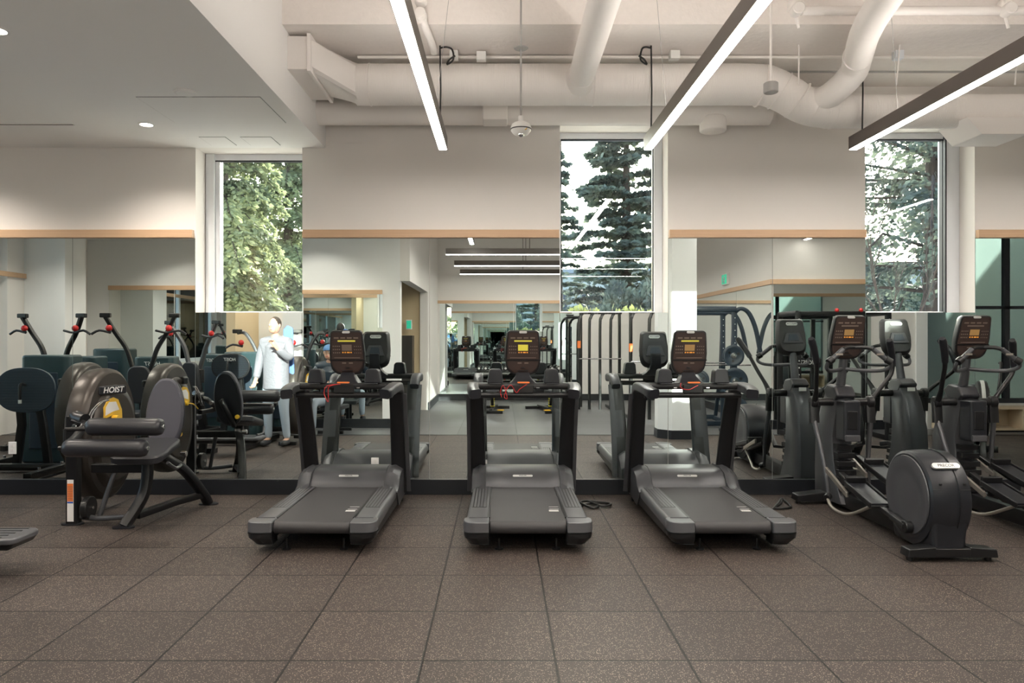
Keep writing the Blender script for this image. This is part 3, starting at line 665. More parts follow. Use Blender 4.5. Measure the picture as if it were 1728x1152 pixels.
    for s in (-1, 1):
        prof2 = [(1.10, .212), (1.14, .222), (1.20, .25), (1.27, .32), (1.40, .35), (1.62, .34), (1.78, .24), (1.80, .10), (1.20, .06)]
        vs = [(s*.315, y, z+.004) for y, z in prof2]+[(s*.37, y+.015, z+.012) for y, z in prof2]+[(s*.435, y+.04, z-.03 if z > .2 else z) for y, z in prof2]
        n = len(prof2)
        MB().add(vs, [tuple(range(n)), tuple(range(2*n, 3*n))[::-1]]+[(k*n+i, k*n+(i+1) % n, (k+1)*n+(i+1) % n, (k+1)*n+i) for k in (0, 1) for i in range(n)]).build('hood_shoulder', 'gun', t, .006)
    MB().prism(rrect(.17, .020, .009), -.004, .004, 'y', T=TR((0, 1.272, .300), -.85)).build('hood_badge', 'silver', t)
    text('PRECOR', .017, 'ink', t, TR((0, 1.267, .3035), PI/2-.85), name='hood_lettering')
    # crossbar
    MB().prism(rrect(.11, .052, .02), -.40, .40, 'x', T=TR((0, 1.14, 1.078))).build('upper_crossbar', 'plastic', t, .003)
    MB().tube([(-.40, 1.10, 1.005), (.40, 1.10, 1.005)], .024, n=16).build('grip_bar', 'black', t)
    MB().box(-.085, .085, 1.07, 1.10, 1.02, 1.095).build('center_pod', 'plastic', t, .01)
    MB().prism(rrect(.10, .012, .005), 1.045, 1.065, 'y', T=TR((.0, 0, 1.112))).build('stop_button', 'orange', t)
    for x in (-.15, .12): MB().prism(rrect(.028, .009, .004), 1.066, 1.082, 'y', T=TR((x, 0, 1.068))).build('sensor_contact', 'chrome', t)
    # mast: flared saddle
    vs = []
    for z, hw, y0, y1 in ((1.09, .125, 1.10, 1.27), (1.12, .09, 1.15, 1.30), (1.155, .062, 1.20, 1.33), (1.22, .052, 1.265, 1.36), (1.32, .05, 1.285, 1.37)):
        vs += [(-hw, y0, z), (hw, y0, z), (hw, y1, z), (-hw, y1, z)]
    fs = [(k*4+i, k*4+(i+1) % 4, (k+1)*4+(i+1) % 4, (k+1)*4+i) for k in range(4) for i in range(4)]+[(3, 2, 1, 0), (16, 17, 18, 19)]
    MB().add(vs, fs).build('console_mast', 'char', t, .012, seg=3)
    console(t, (0, 1.22, 1.355), -.22, lit)
    if cord: 
        MB().tube([(a, 1.035, b_) for a, b_ in cord], .0032, n=6, rounds=5).build('safety_cord', 'red', t)
    for s in (-1, 1):
        MB().cyl((s*.2, .13, .035), .008, .09, 'z', n=8).cyl((s*.2, .13, .006), .03, .012).build('leveling_foot', 'black', t)
        MB().cyl((s*.38, 1.66, .03), .03, .06, 'z').build('front_foot', 'black', t)
    return t
T1 = treadmill((-1.30, 5.05, 0), 'left treadmill with a red cord looped over its crossbar', 3, [(-.02, 1.10), (-.13, 1.085), (-.155, 1.03), (-.14, .985), (-.12, .955), (-.12, 1.06), (-.10, 1.085), (-.04, 1.10)])
T2 = treadmill((.188, 5.05, 0), 'middle treadmill with a bright yellow display and red cord in loops', 2, [(-.18, .99), (-.19, 1.04), (-.17, 1.09), (-.15, 1.05), (-.135, .98), (-.16, 1.0), (-.13, 1.07), (-.10, 1.09), (-.06, 1.03), (-.03, 1.06), (.03, 1.10)])
T3 = treadmill((1.595, 5.05, 0), 'right treadmill beside the elliptical with a short red cord', 4, [(-.11, 1.11), (-.115, 1.08), (-.09, 1.06), (-.04, 1.055), (0, 1.075), (.03, 1.09)])

# ------------------------------------------------------------------ ellipticals
def elliptical(loc, label):
    t = thing('elliptical_trainer', label, 'elliptical', loc, 0, 'ellipticals at right')
    # rear housing: lofted from side discs to a barrel
    cy, cz = .31, .385
    def ring(x, r, low):
        o = []
        for i in range(40):
            a = 2*PI*i/40; y = cy+r*math.cos(a); z = cz+r*math.sin(a)*1.0
            if z < cz: z = cz+(z-cz)*low; y = cy+(y-cy)*(1 if z > .3 else 1)
            o.append((x, y, z))
        return o
    vs = []
    for x, r, low in ((-.135, .285, 1.02), (-.125, .303, 1.1), (-.08, .308, 1.14), (0, .312, 1.15), (.08, .308, 1.14), (.125, .303, 1.1), (.135, .285, 1.02)): vs += ring(x, r, low)
    n = 40
    MB().add(vs, [tuple(range(n)), tuple(range(6*n, 7*n))[::-1]]+[(k*n+i, k*n+(i+1) % n, (k+1)*n+(i+1) % n, (k+1)*n+i) for k in range(6) for i in range(n)]).build('rear_housing', 'char', t, sharp=50)
    MB().tube([(.045, cy+.3125*math.cos(a), cz+.3145*math.sin(a)*(1 if math.sin(a) > 0 else 1.15)) for a in [PI*.45+PI*.75*i/16 for i in range(17)]], .004, n=6).build('housing_seam', 'black', t)
    MB().tube([(.128*math.cos(q), cy-.294, cz+.09) for q in [PI*i/10 for i in range(11)]], .0022, n=6).build('housing_seam', 'black', t)
    MB().add([(sx*hw, yy, z) for z, hw, ya, yb_ in ((.03, .105, .03, .55), (.15, .115, .035, .56), (.36, .132, .02, .60)) for sx, yy in ((-1, ya), (1, ya), (1, yb_), (-1, yb_))], [(3, 2, 1, 0), (8, 9, 10, 11)]+[(k*4+i, k*4+(i+1) % 4, (k+1)*4+(i+1) % 4, (k+1)*4+i) for k in (0, 1) for i in range(4)]).build('housing_foot', 'char', t, .03, seg=3)
    for s in (-1, 1):
        MB().lathe([(.272, 0), (.270, .008), (.205, .014), (.185, .008), (.10, .010), (.01, .016)] if s > 0 else [(.01, -.016), (.10, -.010), (.185, -.008), (.205, -.014), (.270, -.008), (.272, 0)], (s*.137, cy, cz), 'x', n=48).build('crank_disc', 'grey', t, sharp=60)
    T = TR((.0, cy-.22, cz+.235), -.75)
    MB().prism(rrect(.185, .042, .02), -.008, .006, 'y', T=T).build('badge', 'silver', t)
    text('PRECOR', .030, 'ink', t, T @ TR((.0, -.0085, 0), PI/2), name='badge_lettering')
    for x in (-.075, .085): MB().cyl((x, cy-.292, cz+.125), .008, .012, 'y', n=10).build('screw_hole', 'black', t)
    # feet
    MB().prism([(-.30, .03), (-.29, .085), (-.11, .10), (-.11, .03)], -.0, .11, 'y').prism([(.30, .03), (.29, .085), (.11, .10), (.11, .03)], -.0, .11, 'y').box(-.12, .12, .0, .11, .03, .09).build('rear_stabilizer', 'plastic', t, .008)
    for x in (-.26, .26): MB().cyl((x, .055, .015), .022, .03).build('leveling_foot', 'black', t)
    MB().prism([(-.36, .03), (-.35, .085), (-.12, .11), (.12, .11), (.35, .085), (.36, .03)], 1.68, 1.82, 'y').build('front_stabilizer', 'plastic', t, .008)
    for x in (-.32, .32): MB().cyl((x, 1.75, .015), .022, .03).build('leveling_foot', 'black', t)
    MB().bar([(0, .3, .10), (0, 1.0, .09), (0, 1.75, .09)], .12, .09, up=(1, 0, 0)).build('frame_beam', 'black', t)
    # front column
    f = [(1.97, .03), (1.98, .30), (1.955, .6), (1.87, .85), (1.76, .98), (1.68, 1.03), (1.55, 1.02), (1.52, .96), (1.56, .82), (1.60, .62), (1.58, .4), (1.50, .2), (1.42, .06)]
    vs = []
    for x, k in ((-.095, .82), (-.08, .95), (0, 1), (.08, .95), (.095, .82)):
        vs += [(x*(1 if z < .8 else .85), 1.72+(y-1.72)*k, z) for y, z in f]
    n = len(f)
    MB().add(vs, [tuple(range(n))[::-1], tuple(range(4*n, 5*n))]+[(k*n+i, k*n+(i+1) % n, (k+1)*n+(i+1) % n, (k+1)*n+i) for k in range(4) for i in range(n)]).build('front_column', 'gun', t, sharp=40)
    MB().prism([(1.50, .98), (1.56, 1.06), (1.70, 1.075), (1.78, 1.02), (1.72, .94), (1.55, .93)], -.085, .085, 'x').build('column_cap', 'char', t, .02, seg=3)
    # bottle holder
    MB().box(-.072, .072, 1.40, 1.56, .60, .95).build('accessory_holder', 'char', t, .018, seg=3)
    MB().box(-.045, .045, 1.392, 1.41, .70, .86).build('holder_recess', 'black', t, .01)
    MB().box(-.065, .065, 1.385, 1.41, .60, .655).build('holder_lip', 'grey', t, .008)
    # ribbed ramp cover
    r = MB()
    for k in range(6): r.box(-.075, .075, 1.46+.015*k-.008, 1.62, .16+.07*k, .205+.07*k)
    r.build('ramp_cover', 'plastic', t, .004)
    # neck and console
    MB().tube([(0, 1.64, 1.0), (0, 1.60, 1.15), (0, 1.56, 1.34)], .036, n=18, scale=lambda q: 1.15-.25*q).build('neck', 'gun', t)
    console(t, (0, 1.50, 1.485), -.25, 1, rz=.06)
    # fixed handlebar loop
    for s in (-1, 1):
        MB().tube([(s*.02, 1.56, 1.21), (s*.12, 1.46, 1.20), (s*.22, 1.36, 1.205), (s*.265, 1.30, 1.235), (s*.26, 1.28, 1.28)], .016, n=12, rounds=4).build('lower_handlebar', 'gun', t)
        MB().tube([(s*.265, 1.27, 1.275), (s*.22, 1.285, 1.305)], .030, n=12).build('handlebar_joint', 'plastic', t, .006)
        MB().tube([(s*.225, 1.285, 1.30), (s*.125, 1.30, 1.385)], .021, n=12).build('pulse_grip', 'gun', t)
        MB().box(s*.17-.028, s*.17+.028, 1.268, 1.280, 1.336, 1.352, T=None).build('pulse_contact', 'champ', t)
        MB().tube([(s*.125, 1.30, 1.385), (s*.08, 1.33, 1.40), (0, 1.36, 1.40)], .017, n=12, rounds=3).build('upper_handlebar', 'plastic', t)
    # pivots
    MB().tube([(-.24, 1.60, .92), (.24, 1.60, .92)], .034, n=16).build('pivot_shaft', 'plastic', t)
    for s, fw in ((-1, -1), (1, 1)):
        MB().lathe([(.040, -.03), (.052, -.02), (.052, .02), (.040, .03)], (s*.245, 1.60, .92), 'x').build('pivot_hub', 'plastic', t)
        dy = .22*fw
        AP = [(-.245, 1.60, .90), (-.26, 1.52, 1.0), (-.30, 1.42, 1.12), (-.33, 1.34, 1.22), (-.35, 1.30, 1.28)] if s < 0 else [(.245, 1.60, .90), (.28, 1.62, .95), (.38, 1.66, 1.05), (.48, 1.70, 1.15), (.50, 1.70, 1.23)]
        GP = [AP[-1], (-.385, 1.25, 1.36), (-.445, 1.18, 1.475)] if s < 0 else [AP[-1], (.475, 1.67, 1.34), (.405, 1.58, 1.46)]
        MB().tube(AP, .021, n=12, rounds=5, scale=lambda q: 1.5-.6*min(1, q*3)).build('moving_arm', 'black', t)
        MB().tube(GP, .029, n=14, rounds=4, scale=lambda q: .9+.2*q if q < .95 else .8).build('arm_grip', 'char', t)
        # lower links and pedals
        yb = 1.46+.10*fw
        MB().bar([(s*.245, 1.60, .92), (s*.245, 1.585, .74)], .05, .085, up=(1, 0, 0), r=.02).build('link_socket', 'plastic', t)
        MB().tube([(s*.245, 1.585, .76), (s*.235, yb+.05, .40), (s*.22, yb, .15)], .020, n=12, scale=lambda q: 1.1-.3*q).build('swing_link', 'gun', t)
        py = 1.02+.22*fw; pz = .27+.07*(fw > 0)
        x = s*.185
        # rail from front to crank
        MB().bar([(x*.95, py+.42, pz+.09), (x, py, pz-.035), (s*.175, .62, .235), (s*.175, .26+.02*fw, .175 if fw < 0 else .50)], .034, .05, up=(1, 0, 0), r=.008).build('pedal_arm', 'black', t)
        MB().cyl((s*.175, .26+.02*fw, .175 if fw < 0 else .50), .042, .05, 'x').bar([(s*.175, .26+.02*fw, .175 if fw < 0 else .50), (s*.175, .42, .205 if fw < 0 else .44)], .052, .07, up=(1, 0, 0), r=.022).build('crank_knuckle', 'plastic', t, .004)
        MB().prism([(py+.47, pz+.14), (py+.10, pz+.005), (py+.10, pz-.035), (py+.47, pz+.095)], x-.105, x-.085, 'x').build('side_rail', 'champ', t, .003)
        # pedal: tray with raised rim
        L, Wd = .42, .155; pd = MB()
        pd.prism([(-L/2, 0), (L/2, .0), (L/2, .022), (-L/2, .022)], -Wd/2, Wd/2, 'x')
        T = TR((x, py-.03, pz), math.radians(12))
        pq = MB(); pq.box(-Wd/2, Wd/2, -L/2, L/2, 0, .02, T=T)
        pq.box(-Wd/2-.012, -Wd/2+.004, -L/2, L/2, 0, .045, T=T).box(Wd/2-.004, Wd/2+.012, -L/2, L/2, 0, .045, T=T).box(-Wd/2, Wd/2, L/2-.02, L/2+.02, 0, .075, T=T)
        o = pq.build('foot_pedal', 'plastic', t, .008)
        MB().box(-Wd/2+.01, Wd/2-.01, -L/2+.02, L/2-.03, .015, .030, T=T).build('footpad', 'char', o)
        MB().tube([(x-s*.0-.05, yb, .15), (x-.06, yb-.10, .085), (x-.055, yb-.28, .07), (x-.03, yb-.42, .10), (x-.01, py-.12, pz-.05)], .013, n=12, rounds=5).build('curved_link', 'champ', t)
        MB().tube([(s*.22, yb, .15), (s*.22-.03, yb-.03, .135)], .03, n=12).build('link_knuckle', 'plastic', t)
    MB().box(-.035, .035, 1.80, 1.812, .955, .99).build('status_label', 'paper', t)
    return t
E1 = elliptical((2.985, 4.87, 0), 'nearer elliptical whose round rear housing faces the viewer')
E2 = elliptical((4.06, 4.87, 0), 'elliptical at the right picture edge, only its front half in view')

# ------------------------------------------------------------------ leg curl machine at left
def leg_machine(loc, label, rz=0, group=None, bare=False, badge='HOIST'):
    t = thing('leg_curl_machine', label, 'gym machine', loc, rz, group)
    # oval weight shroud: plane x, profile in y,z  (y 0..0.9)
    def oval(k=1.0, dy=0, dz=0):
        o = []
        for i in range(48):
            a = 2*PI*i/48; y = .43+dy+.43*k*math.cos(a); sz = math.sin(a)
            z = .66+dz+(.56*k*abs(sz)**.9*(1 if sz > 0 else -1))
            o.append((y, z))
        return o
    b = MB(); n = 48; vs = []
    for x, k in ((-.19, .90), (-.17, .985), (-.13, 1.0), (-.06, 1.0), (-.02, .985), (.0, .93)): vs += [(x, y, z) for y, z in oval(k)]
    b.add(vs, [tuple(range(n)), tuple(range(5*n, 6*n))[::-1]]+[(k*n+i, k*n+(i+1) % n, (k+1)*n+(i+1) % n, (k+1)*n+i) for k in range(5) for i in range(n)])
    b.build('weight_shroud', 'bronze', t, sharp=50)
    for s, xx in ((1, .0), (-1, -.19)):
        vs = []
        for dx, k in ((0, .80), (.028, .76), (.036, .66)): vs += [(xx+s*dx, y+.02, z-.03) for y, z in oval(k)]
        MB().add(vs, [tuple(range(n)), tuple(range(2*n, 3*n))[::-1]]+[(k*n+i, k*n+(i+1) % n, (k+1)*n+(i+1) % n, (k+1)*n+i) for k in range(2) for i in range(n)]).build('shroud_face', 'bronze', t, sharp=50)
    o = PT = TR((.045, .33, 1.04), 0, 0, -.45)
    MB().box(-.03, .02, -.13, .13, -.036, .036, T=PT).build('name_plate', 'char', t, .012)
    text(badge, .066, 'whiteink', t, PT @ TR((.0208, 0, 0), PI/2, 0, PI/2), bold=.001, shear=.2, name='maker_lettering')
    MB().box(-.245, -.21, .40, .68, .985, 1.055).build('name_plate', 'char', t, .012)
    text(badge, .062, 'whiteink', t, TR((-.2458, .54, 1.02), PI/2, 0, -PI/2), bold=.001, shear=.2, name='maker_lettering')
    # orange instruction label
    lb = [(y-.19, z+.10) for y, z in ((.40, .70), (.41, .80), (.47, .86), (.56, .875), (.64, .85), (.70, .76), (.71, .66), (.64, .70), (.55, .725))]
    MB().prism(lb, .03, .0385, 'x').build('instruction_label', 'yellow', t)
    MB().prism([(y-.19, z+.10) for y, z in ((.43, .73), (.44, .80), (.49, .84), (.60, .835), (.655, .76), (.55, .755))], .0385, .040, 'x').build('label_print', 'paper', t)
    MB().cyl((.06, .36, .80), .024, .05, 'x').tube([(.05, .34, .80), (.08, .22, .78), (.09, .12, .72)], .006, n=6, rounds=3).build('selector_knob', 'yellow', t)
    MB().box(.028, .034, .50, .66, .42, .66).build('stack_window', 'black', t)
    # front post with warning strip
    MB().box(-.10, -.01, -.09, -.02, .0, .86).build('front_post', 'black', t, .006)
    MB().box(-.085, -.035, -.094, -.089, .03, .36).build('warning_label', 'paper', t)
    MB().box(-.083, -.037, -.0955, -.093, .19, .33).build('warning_print', 'orange', t)
    MB().box(-.083, -.037, -.0955, -.093, .175, .187).build('label_band', 'blue', t)
    q = MB(); 
    for k in range(9): q.box(-.080, -.040, -.096, -.094, .20+.013*k, .203+.013*k)
    q.build('fine_print', 'ink', t)
    if bare:
        [MB().box(-.24, .0, y, y+.07, 0, .05).build('base_foot', 'black', t, .008) for y in (.05, .8)]
        return t
    # linkage cam
    MB().lathe([(.085, -.025), (.09, -.02), (.09, .02), (.085, .025)], (.06, -.05, .13), 'x').build('pulley', 'plastic', t)
    MB().cyl((.09, -.05, .13), .012, .02, 'x').build('pulley_bolt', 'chrome', t)
    MB().tube([(-.04, -.05, .86), (-.02, -.07, .84), (.06, -.10, .83)], .052, n=18).build('cam_housing', 'plastic', t)
    for a in (.0, 1): MB().tube([(.03, .06+.02*math.cos(q), 0) for q in ()] or [(.05+.02*a, -.06, .74+.0), (.04+.02*a, .0, .86), (.05+.02*a, .1, .94), (.07+.02*a, .2, .965)], .006, n=8, rounds=5).build('cam_rail', 'chrome', t)
    for p in ((.13, -.15, .76), (.26, -.14, .735), (-.01, -.11, .78)): MB().cyl(p, .022, .04, 'y').build('bolt', 'chrome', t)
    MB().bar([(-.03, -.10, .83), (.08, -.13, .80), (.10, -.30, .72), (.10, -.42, .68)], .05, .05, r=.01).bar([(.02, -.10, .66), (.06, -.30, .66), (.10, -.42, .68)], .05, .05, r=.01).build('lever_frame', 'black', t, .002)
    MB().tube([(.05, -.43, .66), (.30, -.43, .66)], .016, n=10).tube([(.10, -.43, .80), (.35, -.40, .80)], .016, n=10).tube([(.10, -.43, .80), (.10, -.43, .66)], .016, n=10).build('roller_axle', 'black', t)
    # rollers
    for (x0, x1, y, z) in ((.25, .81, -.40, .815), (.11, .72, -.46, .665)):
        MB().lathe([(.045, x0), (.063, x0+.02), (.066, x0+.05), (.066, x1-.04), (.058, x1-.01), (.04, x1)], (0, y, z), 'x', n=28).build('foam_roller', 'foam', t, sharp=50)
        MB().cyl((x1+.003, y, z), .016, .016, 'x').build('roller_cap', 'chrome', t)
    # seat and back
    cx = .50
    def pad(prof, T, name, m, th=.07):
        n = len(prof); vs = []
        for y, k in ((0, .93), (.012, 1.0), (th-.012, 1.0), (th, .93)): vs += [(x*k, y, z*k) for x, z in prof]
        return MB().add(vs, [tuple(range(n)), tuple(range(3*n, 4*n))[::-1]]+[(k*n+i, k*n+(i+1) % n, (k+1)*n+(i+1) % n, (k+1)*n+i) for k in range(3) for i in range(n)], T=T).build(name, m, t, sharp=50)
    eg = []
    for i in range(36):
        a = 2*PI*i/36; c_, s_ = math.cos(a), math.sin(a)
        eg.append(((.148-.03*(s_ > 0)*s_)*abs(c_)**.75*(1 if c_ > 0 else -1), .29*abs(s_)**.82*(1 if s_ > 0 else -1)))
    pad(eg, TR((cx, .30, .855), -.2, 0, .12), 'backrest', 'padgrey', .075)
    pad([(x*1.0, z*1.0) for x, z in eg], TR((cx, .35, .85), -.2, 0, .12), 'backrest_shell', 'char', .03)
    pad(rrect(.40, .46, .08), TR((cx, -.0, .545), PI/2+.22), 'seat', 'pad', .065)
    MB().tube([(cx-.05, .42, .84), (cx+.02, .42, .70), (cx+.05, .32, .56)], .028, n=10, rounds=3).build('backrest_post', 'black', t)
    MB().cyl((cx+.10, .36, .66), .022, .05, 'y').build('adjust_knob', 'yellow', t); MB().cyl((cx+.16, .32, .50), .024, .05, 'x').build('pivot_bolt', 'chrome', t)
    # frame
    MB().box(.06, cx+.02, -.02, .06, .40, .47).build('cross_beam', 'black', t, .008)
    MB().bar([(cx, .02, .52), (cx, .0, .34), (cx-.02, -.04, .20), (cx-.10, -.16, .01)], .085, .075, rounds=5, up=(1, 0, 0), r=.018).build('front_leg', 'black', t)
    MB().bar([(cx+.04, .18, .50), (cx+.14, .36, .36), (cx+.22, .56, .12), (cx+.24, .64, .01)], .07, .075, rounds=5, up=(1, 0, 0), r=.018).build('rear_leg', 'black', t)
    MB().bar([(cx-.05, -.06, .07), (cx+.10, .28, .10), (cx+.22, .60, .10)], .05, .07, r=.01).build('floor_beam', 'black', t)
    MB().tube([(0, -.05, .06), (.16, -.07, .05), (cx-.12, -.10, .07)], .022, n=12, rounds=4).build('floor_tube', 'gun', t)
    MB().tube([(.24, .02, .40), (.22, .0, .34), (.15, -.06, .06)], .02, n=12, rounds=3).build('brace_tube', 'gun', t)
    for x, y in ((cx-.10, -.17), (cx+.24, .65), (-.06, -.06)): MB().prism(rrect(.17, .09, .04), 0, .012, 'z', T=TR((x, y, 0))).build('floor_plate', 'char', t)
    MB().tube([(cx+.22, -.12, .50), (cx+.24, -.02, .44), (cx+.22, .12, .44)], .013, n=10, rounds=3).build('seat_handle', 'gun', t)
    return t
leg_machine((-3.34, 5.93, 0), 'leg curl machine with oval brown weight shroud and two black foam rollers')

# ribbed foot plate at left edge
t = thing('footplate_machine', 'ribbed grey foot plate entering at the lower left edge', 'gym machine', (-3.34, 4.68, .01))
MB().prism(rrect(.9, .30, .07), .195, .235, 'z', T=TR((-.10, 0, 0))).build('foot_plate', 'rail', t, .014, seg=3)
q = MB()
for k in range(5): q.box(-.5, .25+.008*k, -.115+.055*k, -.105+.055*k, .234, .2375)
q.build('plate_ribs', 'black', t)
MB().prism([(.30, .155), (.335, .20), (.31, .225), (-.5, .225), (-.5, .155)], -.13, .13, 'y').build('plate_housing', 'plastic', t, .02, seg=3)
MB().bar([(-.40, 0, .15), (-.42, .02, .0)], .08, .08, up=(0, 1, 0)).box(-.9, -.3, -.2, -.12, 0, .06).build('base_frame', 'black', t)

# cables on the floor
def cable(pts, lb, r=.008):
    tag(MB().tube(pts, r, n=8, rounds=6).build('coiled_cable', 'cable'), lb, 'cable')
cable([(.60, 6.3, .02), (.68, 6.42, .012), (.78, 6.55, .014), (.86, 6.5, .02), (.80, 6.38, .012), (.70, 6.5, .03), (.76, 6.62, .02), (.90, 6.60, .012), (.97, 6.50, .02), (.88, 6.42, .02), (.78, 6.58, .028)], 'coiled black power cord on the floor right of the middle treadmill', .010)
cable([(2.22, 6.2, .012), (2.34, 6.35, .012), (2.45, 6.52, .03), (2.52, 6.62, .045), (2.46, 6.50, .02), (2.36, 6.38, .012), (2.52, 6.42, .012), (2.56, 6.70, .02)], 'black power cord on the floor right of the right treadmill', .011)
tag(MB().tube([(5.95, 4.2, .03), (5.9, 4.2, .03)], .02).build('cord_stub', 'cable'), 'hidden', 'cable') if False else None
#PART3
# ------------------------------------------------------------------ equipment behind the viewer, seen in the mirrors
leg_machine((-4.38, 5.6, 0), 'second leg curl machine further along the mirror, its round shroud seen reflected', bare=True)
leg_machine((-2.82, 2.95, 0), 'reflected machine with pale oval shroud behind the left treadmill', bare=True)
leg_machine((-4.9, 1.75, 0), 'far reflected machine with oval shroud by the rear left wall', rz=PI*.9)
def tower(t, x0, x1, y0, y1, z1, m='teal'):
    MB().prism(rrect(x1-x0, y1-y0, .07), .03, z1, 'z', T=TR(((x0+x1)/2, (y0+y1)/2, 0))).build('weight_tower', m, t, .03, seg=3)
    MB().prism(rrect((x1-x0)*.62, y1-y0+.02, .03), .2, z1-.2, 'z', T=TR(((x0+x1)/2, (y0+y1)/2, 0))).build('tower_window', 'navy', t, .01)
def arm_machine(loc, label, rz=0, m='black', h=1.74):
    t = thing('swing_arm_machine', label, 'gym machine', loc, rz, 'swing arm machines seen in the left mirrors')
    tower(t, -.26, .26, -.75, -.40, 1.22)
    text('HOIST', .075, 'whiteink', t, TR((0, -.392, 1.12), PI/2, 0, PI), name='maker_lettering', shear=.2)
    for s in (-1, 1):
        MB().bar([(s*.07, 0, .95), (s*.13, .0, 1.12), (s*.20, .0, 1.34), (s*.33, .02, 1.55), (s*.44, .06, h-.04)], .05, .065, rounds=5, r=.012, up=(0, 1, 0)).build('swing_arm', m, t)
        MB().box(s*.44-.07, s*.44+.07, .03, .09, h-.05, h+.01).build('arm_cap', 'plastic', t, .012)
        MB().tube([(s*.30-.09, .10, h-.22), (s*.36, .10, h-.25), (s*.50, .10, h-.22), (s*.60, .10, h-.27)], .016, n=10, rounds=3).build('hand_grip', 'foam', t)
        MB().ball((s*.38, .10, h-.19), .042).build('adjust_knob', 'red', t)
        MB().bar([(s*.30, -.5, .05), (s*.30, .55, .05)], .07, .07, r=.01).build('base_rail', 'black', t)
        for y in (-.45, .5): MB().cyl((s*.30, y, .09), .014, .03).build('bolt', 'chrome', t)
    MB().box(-.13, .13, -.06, .06, .78, 1.0).build('pivot_block', 'plastic', t, .02)
    MB().bar([(0, -.02, .9), (0, -.10, .5), (0, -.2, .05)], .09, .12, up=(1, 0, 0), r=.02).bar([(-.3, -.2, .06), (.3, -.2, .06)], .07, .07).build('column', 'black', t)
    MB().prism(rrect(.32, .40, .08), .46, .53, 'z', T=TR((0, .30, 0))).build('seat', 'pad', t, .02)
    MB().bar([(0, .3, .46), (0, .25, .05)], .07, .07, up=(1, 0, 0)).build('seat_post', 'black', t)
    MB().prism(rrect(.28, .50, .10), -.03, .04, 'y', T=TR((0, .08, .86), -.12)).build('backrest', 'pad', t, .02)
    return t
arm_machine((-6.05, 3.95, 0), 'black V-armed machine with red knobs at the left picture edge, in the mirror', .15, h=1.8)
arm_machine((-4.8, 4.1, 0), 'black V-armed machine with red knobs reflected above the leg curl machine', -.1, h=1.8)
arm_machine((-4.75, 2.5, 0), 'grey armed machine with red knob under the leftmost window, reflected', .3, 'gun')
arm_machine((-3.55, 2.7, 0), 'small dark armed machine reflected just left of the left treadmill console', -.2, 'gun', 1.6)
def oval_machine(loc, label, rz, w_, h, z, m):
    t = thing('oval_footplate_machine', label, 'gym machine', loc, rz, 'machines with oval footplates')
    MB().prism([(w_/2*abs(math.cos(a))**.8*(1 if math.cos(a) > 0 else -1), z+h/2*abs(math.sin(a))**.8*(1 if math.sin(a) > 0 else -1)) for a in [2*PI*i/40 for i in range(40)]], .0, .03, 'y').build('oval_plate', m, t, .008)
    q = MB()
    for k in range(15): hw = w_*.46*(1-((k-7)/8.0)**2)**.45; q.box(-hw, hw, .03, .034, z+(k-7)*h*.06, z+(k-7)*h*.06+.006)
    q.build('plate_ribs', 'navy', t)
    MB().tube([(0, .03, z+.06), (0, .11, z+.07), (0, .12, z), (0, .12, z-.10)], .016, n=10, rounds=3).build('release_handle', 'plastic', t); MB().cyl((0, .12, z-.12), .018, .04).build('handle_tip', 'silver', t)
    tower(t, -.28, .28, -.65, -.30, 1.28)
    MB().bar([(.1, -.02, z), (.12, -.1, .5), (.18, -.1, .05)], .06, .08, up=(1, 0, 0)).bar([(-.1, -.02, z), (-.12, -.1, .5), (-.18, -.1, .05)], .06, .08, up=(1, 0, 0)).build('plate_arm', 'black', t)
    MB().bar([(-.45, -.5, .06), (-.45, .7, .06)], .07, .08).bar([(.45, -.5, .06), (.45, .7, .06)], .07, .08).bar([(-.45, .1, .06), (.45, .1, .06)], .07, .08).build('base_frame', 'black', t)
    for x in (-.45, .45):
        for y in (-.3, .1, .5): MB().cyl((x, y, .11), .015, .03).build('bolt', 'chrome', t)
    MB().prism(rrect(.4, .36, .08), .38, .45, 'z', T=TR((-.45, .45, 0))).build('seat', 'pad', t, .02)
    return t
oval_machine((-5.28, 5.75, 0), 'machine with a large dark blue ribbed oval footplate at the left edge mirror', 0, .66, .50, .90, 'navy')
o = oval_machine((-3.75, 3.7, 0), 'machine with a black oval plate lettered in white, reflected below the leftmost window', .1, .56, .36, 1.08, 'plastic')
text('HOIST', .06, 'whiteink', o, TR((0, .040, 1.18), PI/2, 0, PI), name='maker_lettering', shear=.2)
for (x, y, lb) in ((-5.85, 2.8, 'dark teal weight tower between the reflected V-armed machines'),):
    t = thing('weight_tower_machine', lb, 'gym machine', (x, y, 0), .1, 'weight towers in the left mirrors')
    tower(t, -.27, .27, -.2, .15, 1.32); MB().box(-.35, .35, -.22, -.14, 0, .06).box(-.35, .35, .1, .18, 0, .06).build('base_foot', 'black', t, .01)
    MB().tube([(-.15, .2, .8), (.15, .2, .8)], .04, n=14).build('foam_pad', 'foam', t)
    MB().box(-.16, -.12, .15, .22, .7, 1.0).box(.12, .16, .15, .22, .7, 1.0).build('arm_bracket', 'black', t)
